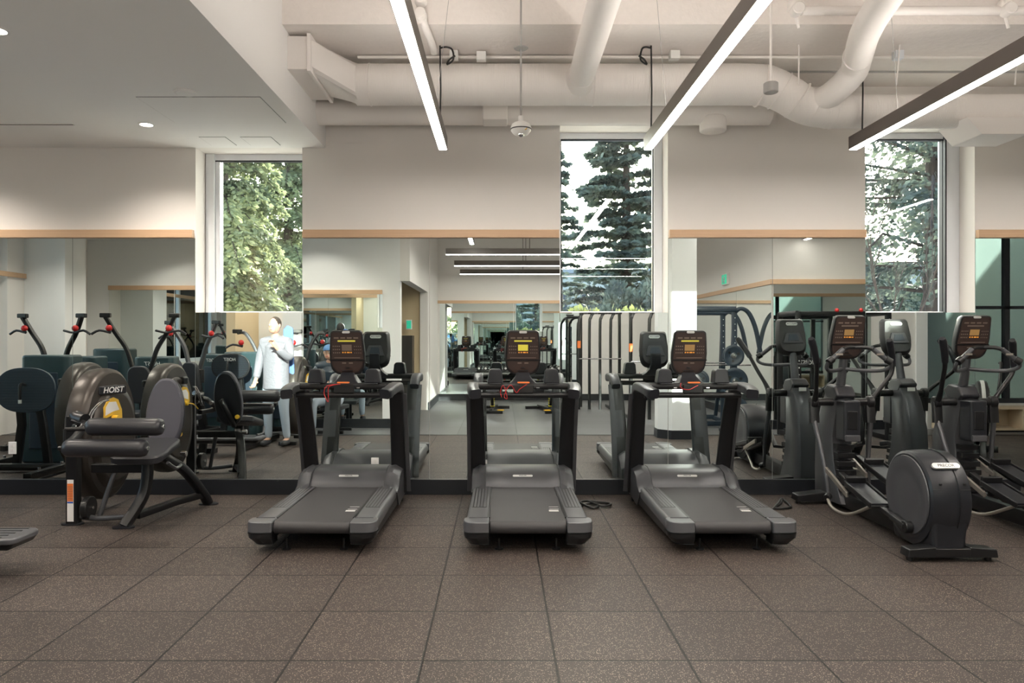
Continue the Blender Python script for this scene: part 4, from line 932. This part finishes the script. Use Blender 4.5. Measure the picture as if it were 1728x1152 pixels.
# racks at right
def plate(x, y, z, r, lb, axis='y', parent=None, th=.03):
    t = thing('weight_plate', lb, 'weight plate', (x, y, z), 0, 'weight plates on the racks')
    MB().lathe([(.025, -th/2), (r*.9, -th/2), (r, -th*.3), (r, th*.3), (r*.9, th/2), (.72*r, th/2), (.66*r, th*.25), (.30*r, th*.25), (.26*r, th/2), (.025, th/2)], axis=axis, n=32).build('disc', 'navy', t)
    MB().lathe([(.026, -th*.6), (.045, -th*.55), (.045, th*.55), (.026, th*.6)], axis=axis, n=20).build('hub_ring', 'chrome', t)
    q = MB()
    for k in range(3):
        a = 2*PI*k/3+.4; u, v_ = .48*r*math.cos(a), .48*r*math.sin(a)
        q.cyl({'y': (u, th*.33, v_), 'x': (th*.33, u, v_)}[axis], r*.12, .008, axis)
    q.build('grip_hole', 'black', t)
def half_rack(loc, label, rz=0, wd=1.1, h=1.98, dp=.55):
    t = thing('squat_rack', label, 'rack', loc, rz, 'black racks in the right mirrors')
    for s in (-1, 1):
        MB().bar([(s*.32, .0, .05), (s*.32, .0, h-.06)], .075, .075, up=(0, 1, 0), r=.008).build('upright', 'navy', t)
        MB().bar([(s*.32, 0, h-.10), (s*.42, 0, h-.03), (s*.55, .0, h-.10), (s*.66, .0, h-.35), (s*.74, .0, h-.75)], .06, .075, rounds=6, up=(0, 1, 0), r=.012).build('arched_arm', 'navy', t)
        MB().bar([(s*.32, -.5, .04), (s*.32, .5, .04)], .08, .08, r=.01).build('base_foot', 'navy', t)
        q = MB()
        for k in range(14): q.cyl((s*.32, .039, .5+.1*k), .008, .004, 'y', n=8)
        q.build('hole_row', 'whiteink', t)
        MB().bar([(s*.32, -.45, .05), (s*.32, -.12, .9), (s*.32, -.02, h-.2)], .06, .06, up=(1, 0, 0), r=.01).build('rear_brace', 'navy', t)
    MB().bar([(-.34, 0, h-.04), (.34, 0, h-.04)], .09, .09, up=(0, 1, 0), r=.015).build('top_beam', 'navy', t)
    MB().bar([(-.34, -.45, .06), (.34, -.45, .06)], .08, .08, up=(0, 1, 0)).build('rear_beam', 'navy', t)
    MB().tube([(-.55, .10, 1.05), (.55, .10, 1.05)], .014, n=10).build('barbell', 'chrome', t)
    return t
t = half_rack((3.42, 2.15, 0), 'dark rack with arched top arms and plates, reflected right of the pillar')
text('HAMMER', .05, 'whiteink', t, TR((0, .047, 1.94), PI/2, 0, PI), name='rack_lettering') if False else None
half_rack((3.55, 1.1, 0), 'second dark arched rack, standing behind the first in the mirror', 0, h=1.96)
for i, (x, z, r, lb) in enumerate(((3.10, 1.22, .11, 'small plate on the left of the reflected rack'), (3.66, 1.20, .17, 'large plate on the right arm of the reflected rack'), (3.68, .80, .21, 'largest plate, low on the reflected rack'), (3.12, .82, .16, 'medium plate low on the left of the reflected rack'), (3.70, .35, .20, 'bottom plate of the reflected rack'))):
    plate(x, 2.36, z, r, lb)
    
t = thing('plate_post', 'vertical post carrying the stacked plates of the reflected rack', 'rack', (3.68, 2.29, 0))
MB().bar([(0, 0, 0), (0, 0, 1.3)], .06, .05, up=(0, 1, 0)).build('post', 'navy', t); MB().box(-.2, .2, -.1, .12, 0, .04).build('foot', 'navy', t)
for z in (.35, .8, 1.2): MB().tube([(0, 0, z), (0, .11, z)], .02, n=12).build('peg', 'chrome', t)
def arch_rack(loc, label, n, dx, h, rz=0):
    t = thing('cable_rack', label, 'rack', loc, rz, 'arched black racks under the middle window mirror')
    for k in range(n):
        x = k*dx
        MB().bar([(x, .25, .0), (x, .25, h-.35), (x+.03, .22, h-.12), (x+.10, .12, h-.02), (x+.2, -.05, h), (x+.2, -.3, h)], .055, .06, rounds=5, up=(0, 1, 0), r=.01).build('arched_upright', 'black', t)
    MB().bar([(0.1, -.3, h), (n*dx+.1, -.3, h)], .06, .06, up=(0, 1, 0)).build('top_beam', 'black', t)
    MB().bar([(0.1, -.3, 0), (.1, -.3, h)], .06, .06, up=(0, 1, 0)).bar([(n*dx+.05, -.3, 0), (n*dx+.05, -.3, h)], .06, .06, up=(0, 1, 0)).build('rear_upright', 'black', t)
    MB().bar([(0, .25, .03), (0, -.35, .03)], .06, .06).bar([((n-1)*dx, .25, .03), ((n-1)*dx, -.35, .03)], .06, .06).build('base_foot', 'black', t)
    MB().tube([(.0, .30, 1.05), (n*dx, .30, 1.05)], .014, n=8).build('barbell', 'chrome', t)
    for s in (0, 1): MB().tube([(.1+.5*s, -.1, h+.06), (.3+.5*s, -.1, h+.06)], .02, n=8).build('pull_up_grip', 'black', t)
    MB().box(-.035, .035, .28, .284, h-.75, h-.60).build('warning_label', 'orange', t)
    return t
arch_rack((1.62, -1.6, 0), 'row of tall black arched uprights under the middle window, farther rack in the mirror', 4, .22, 2.02)
arch_rack((2.36, .3, 0), 'nearer black arched rack with orange label under the middle window, in the mirror', 3, .34, 1.98)
def power_rack(loc, label):
    t = thing('power_rack', label, 'rack', loc, 0)
    for x in (-.65, .65):
        for y in (-.35, .35):
            MB().bar([(x, y, 0), (x, y, 1.86)], .07, .07, up=(0, 1, 0), r=.008).build('upright', 'black', t)
        q = MB()
        for k in range(15): q.cyl((x, .386, .35+.1*k), .009, .004, 'y', n=8)
        q.build('hole_row', 'whiteink', t)
        MB().bar([(x, -.35, 1.84), (x, .35, 1.84)], .07, .07).bar([(x, -.35, .04), (x, .35, .04)], .07, .07).build('side_beam', 'black', t)
    for y in (-.35, .35): MB().bar([(-.65, y, 1.84), (.65, y, 1.84)], .05, .06, up=(0, 1, 0)).build('cross_beam', 'black', t)
    for x in (-.1, .25): MB().ball((x, .37, 1.88), .03).build('strap_ball', 'red', t)
    return t
power_rack((4.95, 2.95, 0), 'black power rack with two red balls on its crossbar, in the right mirror')
t = thing('pulley_machine', 'dark pulley machine with white lettering inside the reflected power rack', 'gym machine', (4.75, 2.55, 0))
MB().box(-.3, .3, -.2, .0, 0, .06).bar([(-.12, -.1, 0), (-.12, -.1, 1.25)], .06, .06, up=(0, 1, 0)).bar([(.12, -.1, 0), (.12, -.1, 1.25)], .06, .06, up=(0, 1, 0)).build('frame', 'black', t)
MB().prism(rrect(.42, .16, .04), -.06, .02, 'y', T=TR((0, 0, 1.10))).build('head_plate', 'plastic', t, .01)
text('HOIST', .09, 'whiteink', t, TR((0, .021, 1.10), PI/2, 0, PI), name='maker_lettering', shear=.2)
MB().ball((0, .0, .62), .03).build('knob', 'yellow', t); MB().prism(rrect(.36, .3, .08), .42, .48, 'z', T=TR((0, .15, 0))).bar([(0, .1, .42), (0, 0, .04)], .06, .06, up=(1, 0, 0)).build('seat', 'pad', t, .01)
# dumbbells
t = thing('dumbbell_rack', 'long black rack of dumbbells against the distant mirror', 'rack', (.42, -3.15, 0))
for z, y in ((.34, .18), (.72, 0)): MB().box(-1.0, 1.0, y-.12, y+.12, z-.03, z).build('shelf', 'black', t, .006)
for s in (-1, 1): MB().bar([(s*.95, .26, 0), (s*.95, .0, .75)], .06, .06, up=(1, 0, 0)).bar([(s*.95, -.2, .03), (s*.95, .32, .03)], .06, .06).build('rack_leg', 'black', t)
def dumbbell(x, y, z, lb):
    t = thing('dumbbell', lb, 'dumbbell', (x, y, z), 0, 'dumbbells on the distant rack')
    MB().tube([(0, -.07, 0), (0, .07, 0)], .014, n=8).build('grip', 'chrome', t)
    for s in (-1, 1):
        MB().lathe([(.045, -.035), (.055, -.025), (.055, .025), (.045, .035)], (0, s*.095, 0), 'y', n=12).build('head', 'plastic', t)
        if s > 0: MB().cyl((0, .132, 0), .026, .004, 'y', n=12).build('weight_mark', 'whiteink', t)
ORD = 'first second third fourth fifth sixth seventh eighth ninth tenth eleventh twelfth last'.split()
for r_, (z, y) in enumerate(((.40, -2.97), (.78, -3.15))):
    for k in range(13): dumbbell(-.50+.153*k, y, z, '%s black dumbbell from the left in the %s row of the distant rack' % (ORD[k], ('lower', 'upper')[r_]))
def bench(loc, label, rz):
    t = thing('adjustable_bench', label, 'bench', loc, rz, 'adjustable benches behind the viewer')
    MB().prism(rrect(.28, .75, .05), .0, .06, 'z', T=TR((0, -.25, .44), .5)).build('back_pad', 'pad', t, .01)
    MB().prism(rrect(.28, .32, .05), .38, .44, 'z', T=TR((0, .28, 0))).build('seat_pad', 'pad', t, .01)
    MB().bar([(0, -.55, .05), (0, .5, .05)], .07, .06).bar([(-.28, -.55, .03), (.28, -.55, .03)], .06, .06).bar([(-.24, .5, .03), (.24, .5, .03)], .06, .06).bar([(0, .3, .38), (0, .1, .05)], .06, .06, up=(1, 0, 0)).build('frame', 'black', t)
    for x in (-.2, .2): MB().box(x-.06, x+.06, .46, .54, .06, .075).build('end_cap', 'yellow', t)
    q = MB()
    for k in range(5): q.cyl((0, .16+.0*k, .12+.05*k), .018, .08, 'x')
    q.build('position_marks', 'yel2', t)
    return t
bench((-.15, -1.0, 0), 'bench with yellow marks reflected left under the middle treadmill crossbar', .1)
bench((.95, -1.0, 0), 'bench with yellow marks reflected right under the middle treadmill crossbar', -.3)
t = thing('air_bike', 'exercise bike with ringed fan wheel reflected at the right picture edge', 'exercise bike', (5.75, 5.15, 0), .5)
MB().lathe([(.02, -.06), (.30, -.06), (.345, -.045), (.345, .045), (.30, .06), (.02, .06)], (0, 0, .62), 'x', n=36).build('fan_wheel', 'plastic', t, sharp=50)
MB().lathe([(.348, -.02), (.354, -.018), (.354, .018), (.348, .02)], (0, 0, .62), 'x', n=36).build('fan_rim', 'silver', t)
q = MB()
for k in range(24): a = 2*PI*k/24; q.tube([(.065, .08*math.cos(a), .62+.08*math.sin(a)), (.065, .30*math.cos(a), .62+.30*math.sin(a))], .004, n=5)
q.build('fan_guard', 'silver', t)
MB().bar([(0, 0, .62), (0, -.35, .30), (0, -.95, .12)], .07, .09, up=(1, 0, 0)).bar([(-.25, .25, .04), (.25, .25, .04)], .08, .06).bar([(-.25, -.95, .04), (.25, -.95, .04)], .08, .06).bar([(0, .25, .04), (0, -.95, .06)], .06, .07).bar([(0, .25, .05), (0, 0, .6)], .06, .06, up=(1, 0, 0)).bar([(0, -.75, .16), (0, -.72, .80)], .06, .06, up=(1, 0, 0)).build('frame', 'black', t)
MB().ball((0, -.74, .84), (.12, .15, .05)).build('saddle', 'pad', t)
for s in (-1, 1): MB().tube([(s*.12, -.2, .4), (s*.18, -.1, .9), (s*.22, -.3, 1.15), (s*.22, -.42, 1.17)], .017, n=10, rounds=4).build('handlebar', 'black', t)
MB().tube([(-.2, -.5, .9), (-.22, -.45, .5), (-.2, -.4, .1)], .014, n=8).build('blue_band', 'bluerub', t)
t = thing('cubby_shelf', 'low pale wooden cubby shelf under the big window, reflected at right', 'shelf', (6.95, 2.06, 0))
b = MB().box(0, 2.5, 0, .34, .36, .39).box(0, 2.5, 0, .34, .03, .06).box(0, 2.5, 0, .01, .03, .39); b.build('carcass', 'plywood', t)
for k in range(5): MB().box(.0+.617*k, .025+.617*k, 0, .34, .06, .36).build('divider', 'plywood', t)
MB().box(.02, 2.48, .02, .30, 0, .03).build('plinth', 'base', t)
tag(MB().box(5.1, 5.6, 2.15, 2.5, 0, .28).build('step_box', 'plastic', bevel=.02), 'low black step box on the floor reflected between the two ellipticals', 'step box')
tag(MB().box(-2.25, -1.78, -1.24, -.9, 0, 1.53).build('tall_cabinet', 'doordark', bevel=.01), 'tall dark cabinet standing in the reflected corridor', 'cabinet')

# ------------------------------------------------------------------ people (reflected only)
def skin(name, pts, edges, m, parent, sub=2, label=None):
    me = bpy.data.meshes.new(name); me.from_pydata([p[:3] for p in pts], edges, []); me.materials.append(MT[m])
    o = bpy.data.objects.new(name, me); C.objects.link(o); o.parent = parent
    o.modifiers.new('skin', 'SKIN')
    if not me.skin_vertices: 
        bpy.context.view_layer.objects.active = o
    for i, p in enumerate(pts):
        r = p[3]; me.skin_vertices[0].data[i].radius = (r, r) if not isinstance(r, tuple) else r
    me.skin_vertices[0].data[0].use_root = True
    s = o.modifiers.new('sub', 'SUBSURF'); s.levels = sub; s.render_levels = sub
    for p in me.polygons: p.use_smooth = True
    o.modifiers['skin'].use_smooth_shade = True
    if label: o['label'] = label
    return o
def person(loc, rz, label, J, jacket, pants, cap):
    t = thing('person', label, 'person', loc, rz)
    # J: joints ; x right, y forward
    names = ['pelvis', 'waist', 'chest', 'neck', 'head0', 'hipL', 'kneeL', 'ankL', 'toeL', 'hipR', 'kneeR', 'ankR', 'toeR', 'shL', 'elL', 'wrL', 'paL', 'shR', 'elR', 'wrR', 'paR']
    R = dict(pelvis=(.15, .11), waist=(.135, .10), chest=(.155, .11), neck=.055, head0=.05, hipL=.09, kneeL=.055, ankL=.036, toeL=.034, hipR=.09, kneeR=.055, ankR=.036, toeR=.034, shL=.058, elL=.042, wrL=.028, paL=.030, shR=.058, elR=.042, wrR=.028, paR=.030)
    E = [('pelvis', 'waist'), ('waist', 'chest'), ('chest', 'neck'), ('neck', 'head0'), ('pelvis', 'hipL'), ('hipL', 'kneeL'), ('kneeL', 'ankL'), ('ankL', 'toeL'), ('pelvis', 'hipR'), ('hipR', 'kneeR'), ('kneeR', 'ankR'), ('ankR', 'toeR'), ('chest', 'shL'), ('shL', 'elL'), ('elL', 'wrL'), ('wrL', 'paL'), ('chest', 'shR'), ('shR', 'elR'), ('elR', 'wrR'), ('wrR', 'paR')]
    ix = {n: i for i, n in enumerate(names)}
    pts = [(*J[n], R[n]) for n in names]; ed = [(ix[a], ix[c]) for a, c in E]
    # fingers grow from the palms, in the same surface
    for sd in ('L', 'R'):
        w0, p0 = Vector(J['wr'+sd]), Vector(J['pa'+sd]); d = (p0-w0).normalized(); side = d.cross(Vector((0, 1, .2))).normalized(); nrm = side.cross(d)
        for k, L in enumerate((.062, .074, .069, .052)):
            base = p0+side*(.026-.0175*k)+d*.035; mid = base+d*L*.5+nrm*.008; tip = mid+d*L*.35+nrm*.03
            i0 = len(pts); pts += [(*base, .0095), (*mid, .0085), (*tip, .007)]; ed += [(ix['pa'+sd], i0), (i0, i0+1), (i0+1, i0+2)]
        b0 = w0+(p0-w0)*.6+side*.035; b1 = b0+d*.03+side*.02+nrm*.012; i0 = len(pts)
        pts += [(*b0, .011), (*b1, .009)]; ed += [(ix['pa'+sd], i0), (i0, i0+1)]
    skin('body', pts, ed, 'skin', t)
    h = Vector(J['head0'])+Vector((0, .015, .09))
    hb = MB().ball(h, (.074, .092, .112), n=24).ball(h+Vector((0, .055, -.05)), (.050, .045, .055), n=16)
    hb.prism([(.088, -.005), (.112, -.028), (.090, -.032)], -.012, .012, 'x', T=TR(h))
    hd = hb.build('head', 'skin', t, sharp=180)
    for s in (-1, 1):
        MB().ball(h+Vector((s*.030, .083, .008)), .0105, n=10).build('eye', 'white', hd); MB().ball(h+Vector((s*.030, .092, .008)), .005, n=8).build('pupil', 'hair', hd)
        MB().ball(h+Vector((s*.076, .0, -.005)), (.012, .02, .03), n=10).build('ear', 'skin', hd)
    MB().ball(h+Vector((0, .094, -.058)), (.022, .006, .006), n=10).build('mouth', 'red', hd)
    MB().ball(h+Vector((0, -.016, .022)), (.080, .090, .102), n=22).build('hair', 'hair', t, sharp=180)
    if cap:
        MB().ball(h+Vector((0, -.008, .05)), (.088, .100, .075), n=22).build('cap', 'capblue', t, sharp=180)
        MB().prism([(x*.075, .06+.10*(1-x*x)) for x in [-1+.2*i for i in range(11)]], .035, .043, 'z', T=TR(h)).build('cap_brim', 'capblue', t)
    def shell(name, ns, m, k, add=.012, cut=None):
        ii = {n: i for i, n in enumerate(ns)}
        p = []
        for n in ns:
            r = R[n] if not (name == 'trousers' and n == 'pelvis') else (.085, .075); r = tuple(q*k+add for q in r) if isinstance(r, tuple) else r*k+add
            p.append((*J[n], r))
        e = [(ii[a], ii[c]) for a, c in E if a in ii and c in ii]
        return skin(name, p, e, m, t)
    shell('jacket', ['pelvis', 'waist', 'chest', 'shL', 'elL', 'wrL', 'shR', 'elR', 'wrR'], jacket, 1.12, .018)
    sweepP = [Vector(J['pelvis'])+Vector((0, 0, -.16 if J['pelvis'][2] > .7 else .0)), Vector(J['pelvis']), Vector(J['waist']), Vector(J['chest']), Vector(J['chest']).lerp(Vector(J['neck']), .55), Vector(J['neck'])]
    a, c, n_ = Vector(J['shL']), Vector(J['shR']), Vector(J['chest']).lerp(Vector(J['neck']), .72)
    MB().tube([a+(a-n_)*.12, a, n_, c, c+(c-n_)*.12], .085, n=16, rounds=4, scale=lambda q: .75+.25*math.sin(q*PI)).build('jacket_yoke', jacket, t, sharp=60)
    MB().sweep(sweepP, [(.165*math.cos(2*PI*i/20), .13*math.sin(2*PI*i/20)) for i in range(20)], up=(0, 1, 0), rounds=4, scale=lambda q: 1.14-.10*q if q < .7 else max(.42, 1.07-(q-.7)*2.1)).build('jacket_body', jacket, t, .03, sharp=60)
    shell('trousers', ['pelvis', 'hipL', 'kneeL', 'ankL', 'hipR', 'kneeR', 'ankR'], pants, 1.1, .010)
    for sd in ('L', 'R'):
        a, c = Vector(J['ank'+sd]), Vector(J['toe'+sd])
        skin('shoe', [(*(a+Vector((0, -.03, -.035))), .045), (*(a.lerp(c, .5)+Vector((0, 0, -.01))), .045), (*(c+Vector((0, .01, 0))), .038)], [(0, 1), (1, 2)], 'shoe', t)
    return t
JS = dict(pelvis=(0, 0, .93), waist=(0, .0, 1.10), chest=(0, -.01, 1.33), neck=(0, .0, 1.47), head0=(0, .02, 1.56), hipL=(-.10, 0, .86), kneeL=(-.11, .03, .50), ankL=(-.12, -.01, .09), toeL=(-.13, .15, .04), hipR=(.10, 0, .86), kneeR=(.12, .0, .50), ankR=(.14, -.05, .09), toeR=(.15, .11, .04),
          shL=(-.19, 0, 1.41), elL=(-.24, .03, 1.13), wrL=(-.22, .14, .92), paL=(-.215, .19, .86), shR=(.19, 0, 1.41), elR=(.27, .10, 1.20), wrR=(.20, .30, 1.34), paR=(.18, .35, 1.40))
p1 = person((-3.08, 3.85, 0), .25, 'standing person in grey puffer jacket, pale jeans and dark shoes reflected under the leftmost window', JS, 'puffer', 'denim', False)
MB().prism([(-.10, .95), (.06, .95), (.04, 1.62), (-.05, 1.66), (-.11, 1.60)], -.17, -.13, 'y', T=TR((.12, -.02, 0))).build('blue_towel', 'sleeve', p1, .02)
JT = dict(pelvis=(0, 0, .55), waist=(0, .04, .72), chest=(0, .10, .95), neck=(0, .14, 1.09), head0=(0, .17, 1.17), hipL=(-.10, .02, .52), kneeL=(-.17, .42, .50), ankL=(-.18, .40, .09), toeL=(-.19, .56, .04), hipR=(.10, .02, .52), kneeR=(.17, .42, .50), ankR=(.18, .36, .09), toeR=(.20, .52, .04),
          shL=(-.19, .10, 1.03), elL=(-.28, .24, .82), wrL=(-.16, .42, .80), paL=(-.13, .48, .80), shR=(.19, .10, 1.03), elR=(.28, .24, .82), wrR=(.16, .42, .80), paR=(.13, .48, .80))
person((-2.62, 2.45, 0), .1, 'seated person in blue cap and dark jacket reflected beside the left treadmill console', JT, 'navy', 'denim', True)
t = thing('flat_bench', 'small black bench the capped person sits on', 'bench', (-2.62, 2.45, 0), .1)
MB().prism(rrect(.30, .6, .05), .36, .42, 'z', T=TR((0, -.1, 0))).build('seat_pad', 'pad', t, .01)
for y in (-.32, .1): MB().bar([(0, y, .36), (0, y, .03)], .05, .05, up=(1, 0, 0)).bar([(-.2, y, .02), (.2, y, .02)], .05, .04).build('leg', 'black', t)

# ------------------------------------------------------------------ outside
o = MB().box(-40, 60, 7.6, 90, -.6, -.5).box(-40, 60, -40, -4.5, -.6, -.5).build('bounce_ground', 'bounce'); o['kind'] = 'structure'  # out of view; pale so that sunlight bounces in through the windows
def foliage(pts_fn, n, size, m, name, parent, seed):
    rnd = random.Random(seed); v = []; f = []
    for i in range(n):
        p, d = pts_fn(rnd)
        s = size*rnd.uniform(.6, 1.4)
        a = Vector((rnd.gauss(0, 1), rnd.gauss(0, 1), rnd.gauss(0, .5)))
        u = (d*1.3+a*.45).normalized()*s; w2 = u.cross(Vector((rnd.gauss(0, 1), rnd.gauss(0, 1), rnd.gauss(0, 1)))).normalized()*s*.30
        o_ = len(v); v += [tuple(p-w2*.3), tuple(p+u*.5-w2), tuple(p+u), tuple(p+u*.5+w2)]
        f.append((o_, o_+1, o_+2, o_+3))
    me = bpy.data.meshes.new(name); me.from_pydata(v, [], f); me.materials.append(MT[m])
    o = bpy.data.objects.new(name, me); C.objects.link(o); o.parent = parent
    return o
def conifer(loc, h, r, label, m, seed, n=14000, size=.12, droop=.25, z0=.8, levels=34, trunk=.16, dens=5, fn_filter=None, group='trees outside the windows'):
    t = thing('conifer_tree', label, 'tree', (loc[0], loc[1], -.5), 0, group)
    rnd = random.Random(seed); br = []; b = MB()
    for k in range(levels):
        z = z0+(h-z0)*(k/levels); rr = r*(1-k/levels)**.75*rnd.uniform(.75, 1.1)
        for j in range(dens):
            a = rnd.uniform(0, 2*PI); L = max(.15, rr*rnd.uniform(.6, 1.1)); zz = z+rnd.uniform(-.1, .1)
            P = [Vector((0, 0, zz)), Vector((math.cos(a)*L*.5, math.sin(a)*L*.5, zz+L*.06)), Vector((math.cos(a)*L, math.sin(a)*L, zz-L*droop))]
            br.append(P); b.tube(P, max(.008, L*.012), n=5, scale=[1, .6, .2])
    b.tube([(0, 0, 0), (.03, 0, h*.5), (0, 0, h)], trunk, n=12, scale=[1, .65, .1])
    b.build('trunk', 'bark', t)
    wts = [(p[2]-p[0]).length for p in br]
    import itertools, bisect
    cum = list(itertools.accumulate(wts)); 
    def fn(rd):
        P = br[bisect.bisect(cum, rd.random()*cum[-1]) % len(br)]; s = rd.random()**.7
        q = P[0].lerp(P[1], s*2) if s < .5 else P[1].lerp(P[2], s*2-1)
        L = (P[2]-P[0]).length
        d = (P[2]-P[0]).normalized(); sd = d.cross(Vector((0, 0, 1)))
        off = rd.gauss(0, 1)*L*.10*(1.1-s*.6)
        return q+sd*off+Vector((0, 0, rd.gauss(0, .03)-abs(off)*.2)), (d*.5+sd*(1 if off > 0 else -1)+Vector((0, 0, -droop))).normalized()
    foliage(fn, n, size, m, 'foliage', t, seed)
    return t
conifer((-4.75, 12.5), 9.5, 1.9, 'broad green cedar filling the left side of the leftmost window', 'leafA', 3, n=65000, size=.095, droop=.35, levels=44, dens=7)
conifer((-4.9, 17.0), 11, 1.9, 'green cedar filling the right side of the leftmost window', 'leafA', 4, n=60000, size=.095, droop=.35, levels=44, dens=7)
conifer((-9.5, 22.5), 12, 3, 'farther cedar glimpsed behind the two trees of the leftmost window', 'leafA', 14, n=16000, size=.2, droop=.3, dens=5)
conifer((4.4, 26), 12.5, 3.0, 'dark pine silhouetted in the middle window, its trunk right of centre', 'leafB', 5, n=42000, size=.21, droop=.02, levels=30, dens=5, trunk=.24, z0=1.5)
conifer((2.6, 33), 10.5, 2.4, 'smaller dark pine left of the large one in the middle window', 'leafB', 6, n=15000, size=.21, droop=.05, levels=22, dens=4, trunk=.2, z0=1.5)
conifer((9.1, 15.5), 15, 5.2, 'tall dark conifer with thick trunk at the right side of the right window', 'leafB', 8, n=30000, size=.14, droop=.30, levels=26, dens=5, trunk=.26, z0=3.0)
# bare young tree in right window
t = thing('bare_tree', 'thin leafless young tree in the right window', 'tree', (6.45, 12, -.5), 0, 'trees outside the windows')
b = MB(); rnd = random.Random(11)
def twig(p, d, L, r, lv):
    q = p+d*L; b.tube([p, p.lerp(q, .5)+Vector((rnd.gauss(0, .02), rnd.gauss(0, .02), 0)), q], r, n=5, scale=[1, .8, .6])
    if lv <= 0: return
    for k in range(3 if lv > 1 else 2):
        dd = (d+Vector((rnd.gauss(0, .35), rnd.gauss(0, .35), rnd.uniform(-.05, .25)))).normalized()
        twig(q if k < 2 else p.lerp(q, .6), dd, L*rnd.uniform(.6, .85), r*.62, lv-1)
twig(Vector((0, 0, 0)), Vector((.02, 0, 1)), 1.6, .036, 5); twig(Vector((0.1, 0, 0)), Vector((.1, 0, 1)).normalized(), 1.5, .026, 4)
b.build('trunk', 'bark', t)
# hedges
def hedge(x0, x1, y, z1, label, m, seed, n, name='hedge'):
    t = thing(name, label, 'hedge', ((x0+x1)/2, y, -.5), 0, 'hedges outside'); W2 = (x1-x0)/2
    def fn(rd):
        x = rd.uniform(-W2, W2); top = z1*(.85+.15*math.sin(x*1.7+seed)+.08*math.sin(x*5.1)); z = top*rd.random()**.6
        return Vector((x, rd.uniform(-.5, .5), z)), Vector((rd.gauss(0, .5), -.4, .8)).normalized()
    foliage(fn, n, .16, m, 'foliage', t, seed)
    q = MB(); 
    for k in range(int(W2*2/.8)+1): q.ball((-W2+.8*k, .2, z1*.42), (.62, .45, z1*.40), n=10)
    q.build('core', 'hedge', t, sharp=180)
    return t
hedge(-1, 9.5, 22, 3.6, 'dark hedge along the bottom of the middle window', 'leafB', 2, 16000)
hedge(10.2, 17, 23.5, 4.7, 'taller dark hedge in the lower half of the right window', 'leafB', 5, 14000)
hedge(-12, -2.0, 21, 3.0, 'green hedge behind the cedars at the leftmost window', 'leafA', 7, 9000)
for (x, y, s_, lb) in ((1.05, 9.6, .30, 'sunlit shrub tips at the lower left of the middle window'), (1.75, 9.8, .38, 'sunlit shrub at the bottom centre of the middle window'), (2.4, 10.3, .32, 'sunlit shrub at the lower right of the middle window')):
    t = thing('shrub', lb, 'shrub', (x, y, -.5), 0, 'low shrubs outside'); q = MB(); rd = random.Random(int(x*100))
    for k in range(9): a = rd.uniform(0, 6.3); q.tube([(0, 0, 0), (.12*math.cos(a), .12*math.sin(a), 1.2), (.28*math.cos(a), .28*math.sin(a), 2.1+rd.uniform(0, .25))], .012, n=5)
    q.build('stems', 'bark', t)
    foliage(lambda r_: ((lambda a, rr, z: (Vector((rr*math.cos(a), rr*math.sin(a), z)), Vector((math.cos(a)*.3, 0, 1)).normalized()))(r_.uniform(0, 6.3), abs(r_.gauss(0, s_*.6)), r_.uniform(.6, 2.35))), 900, .085, 'leafC', 'foliage', t, 31)
# buildings
t = thing('neighbour_building', 'low grey building with flat roof beyond the trees in the right window', 'building', (22, 48, -.5))
MB().box(-14, 14, 0, 8, 0, 6.3).build('facade', 'concrete2', t); MB().box(-14.4, 14.4, -.5, 8.4, 6.3, 6.8).build('roof', 'roof', t)
for k in range(8): MB().box(-12+3*k, -10.4+3*k, -.02, .05, 2.6, 4.6).build('window', 'navy', t)
t = thing('neighbour_building', 'pale building glimpsed between trunks in the middle window', 'building', (6, 60, -.5))
MB().box(-7, 7, 0, 8, 0, 7.2).build('facade', 'concrete2', t); MB().box(-7.3, 7.3, -.4, 8.3, 7.2, 7.6).build('roof', 'roof', t)
for k in range(4): MB().box(-5.5+3*k, -3.6+3*k, -.02, .05, 3.4, 5.6).build('window', 'navy', t)
t = thing('canopy_overhang', 'pale canopy edge outside the top of the leftmost window', 'canopy', (-2.4, 9.5, 3.72))
MB().box(-2.0, .0, -2.1, .2, .1, .3).build('canopy_slab', 'white', t)
MB().box(-2.02, .02, .18, .22, .08, .32).build('canopy_edge', 'grey', t)
t = thing('garden_wall', 'grey green concrete wall outside the big rear window, seen in the right mirror, with an added wing that blocks the sun', 'wall', (8.6, -1.2, -.5))
MB().box(-4.0, 4.0, -.2, 0, 0, 6.4).box(3.8, 4.0, 0, 14.5, 0, 6.4).build('wall_and_sun_wing', 'tealwall', t); MB().box(-4.1, 4.1, -.25, .05, 6.4, 6.5).build('coping', 'roof', t)  # second box is a wing added to keep direct sun off the wall
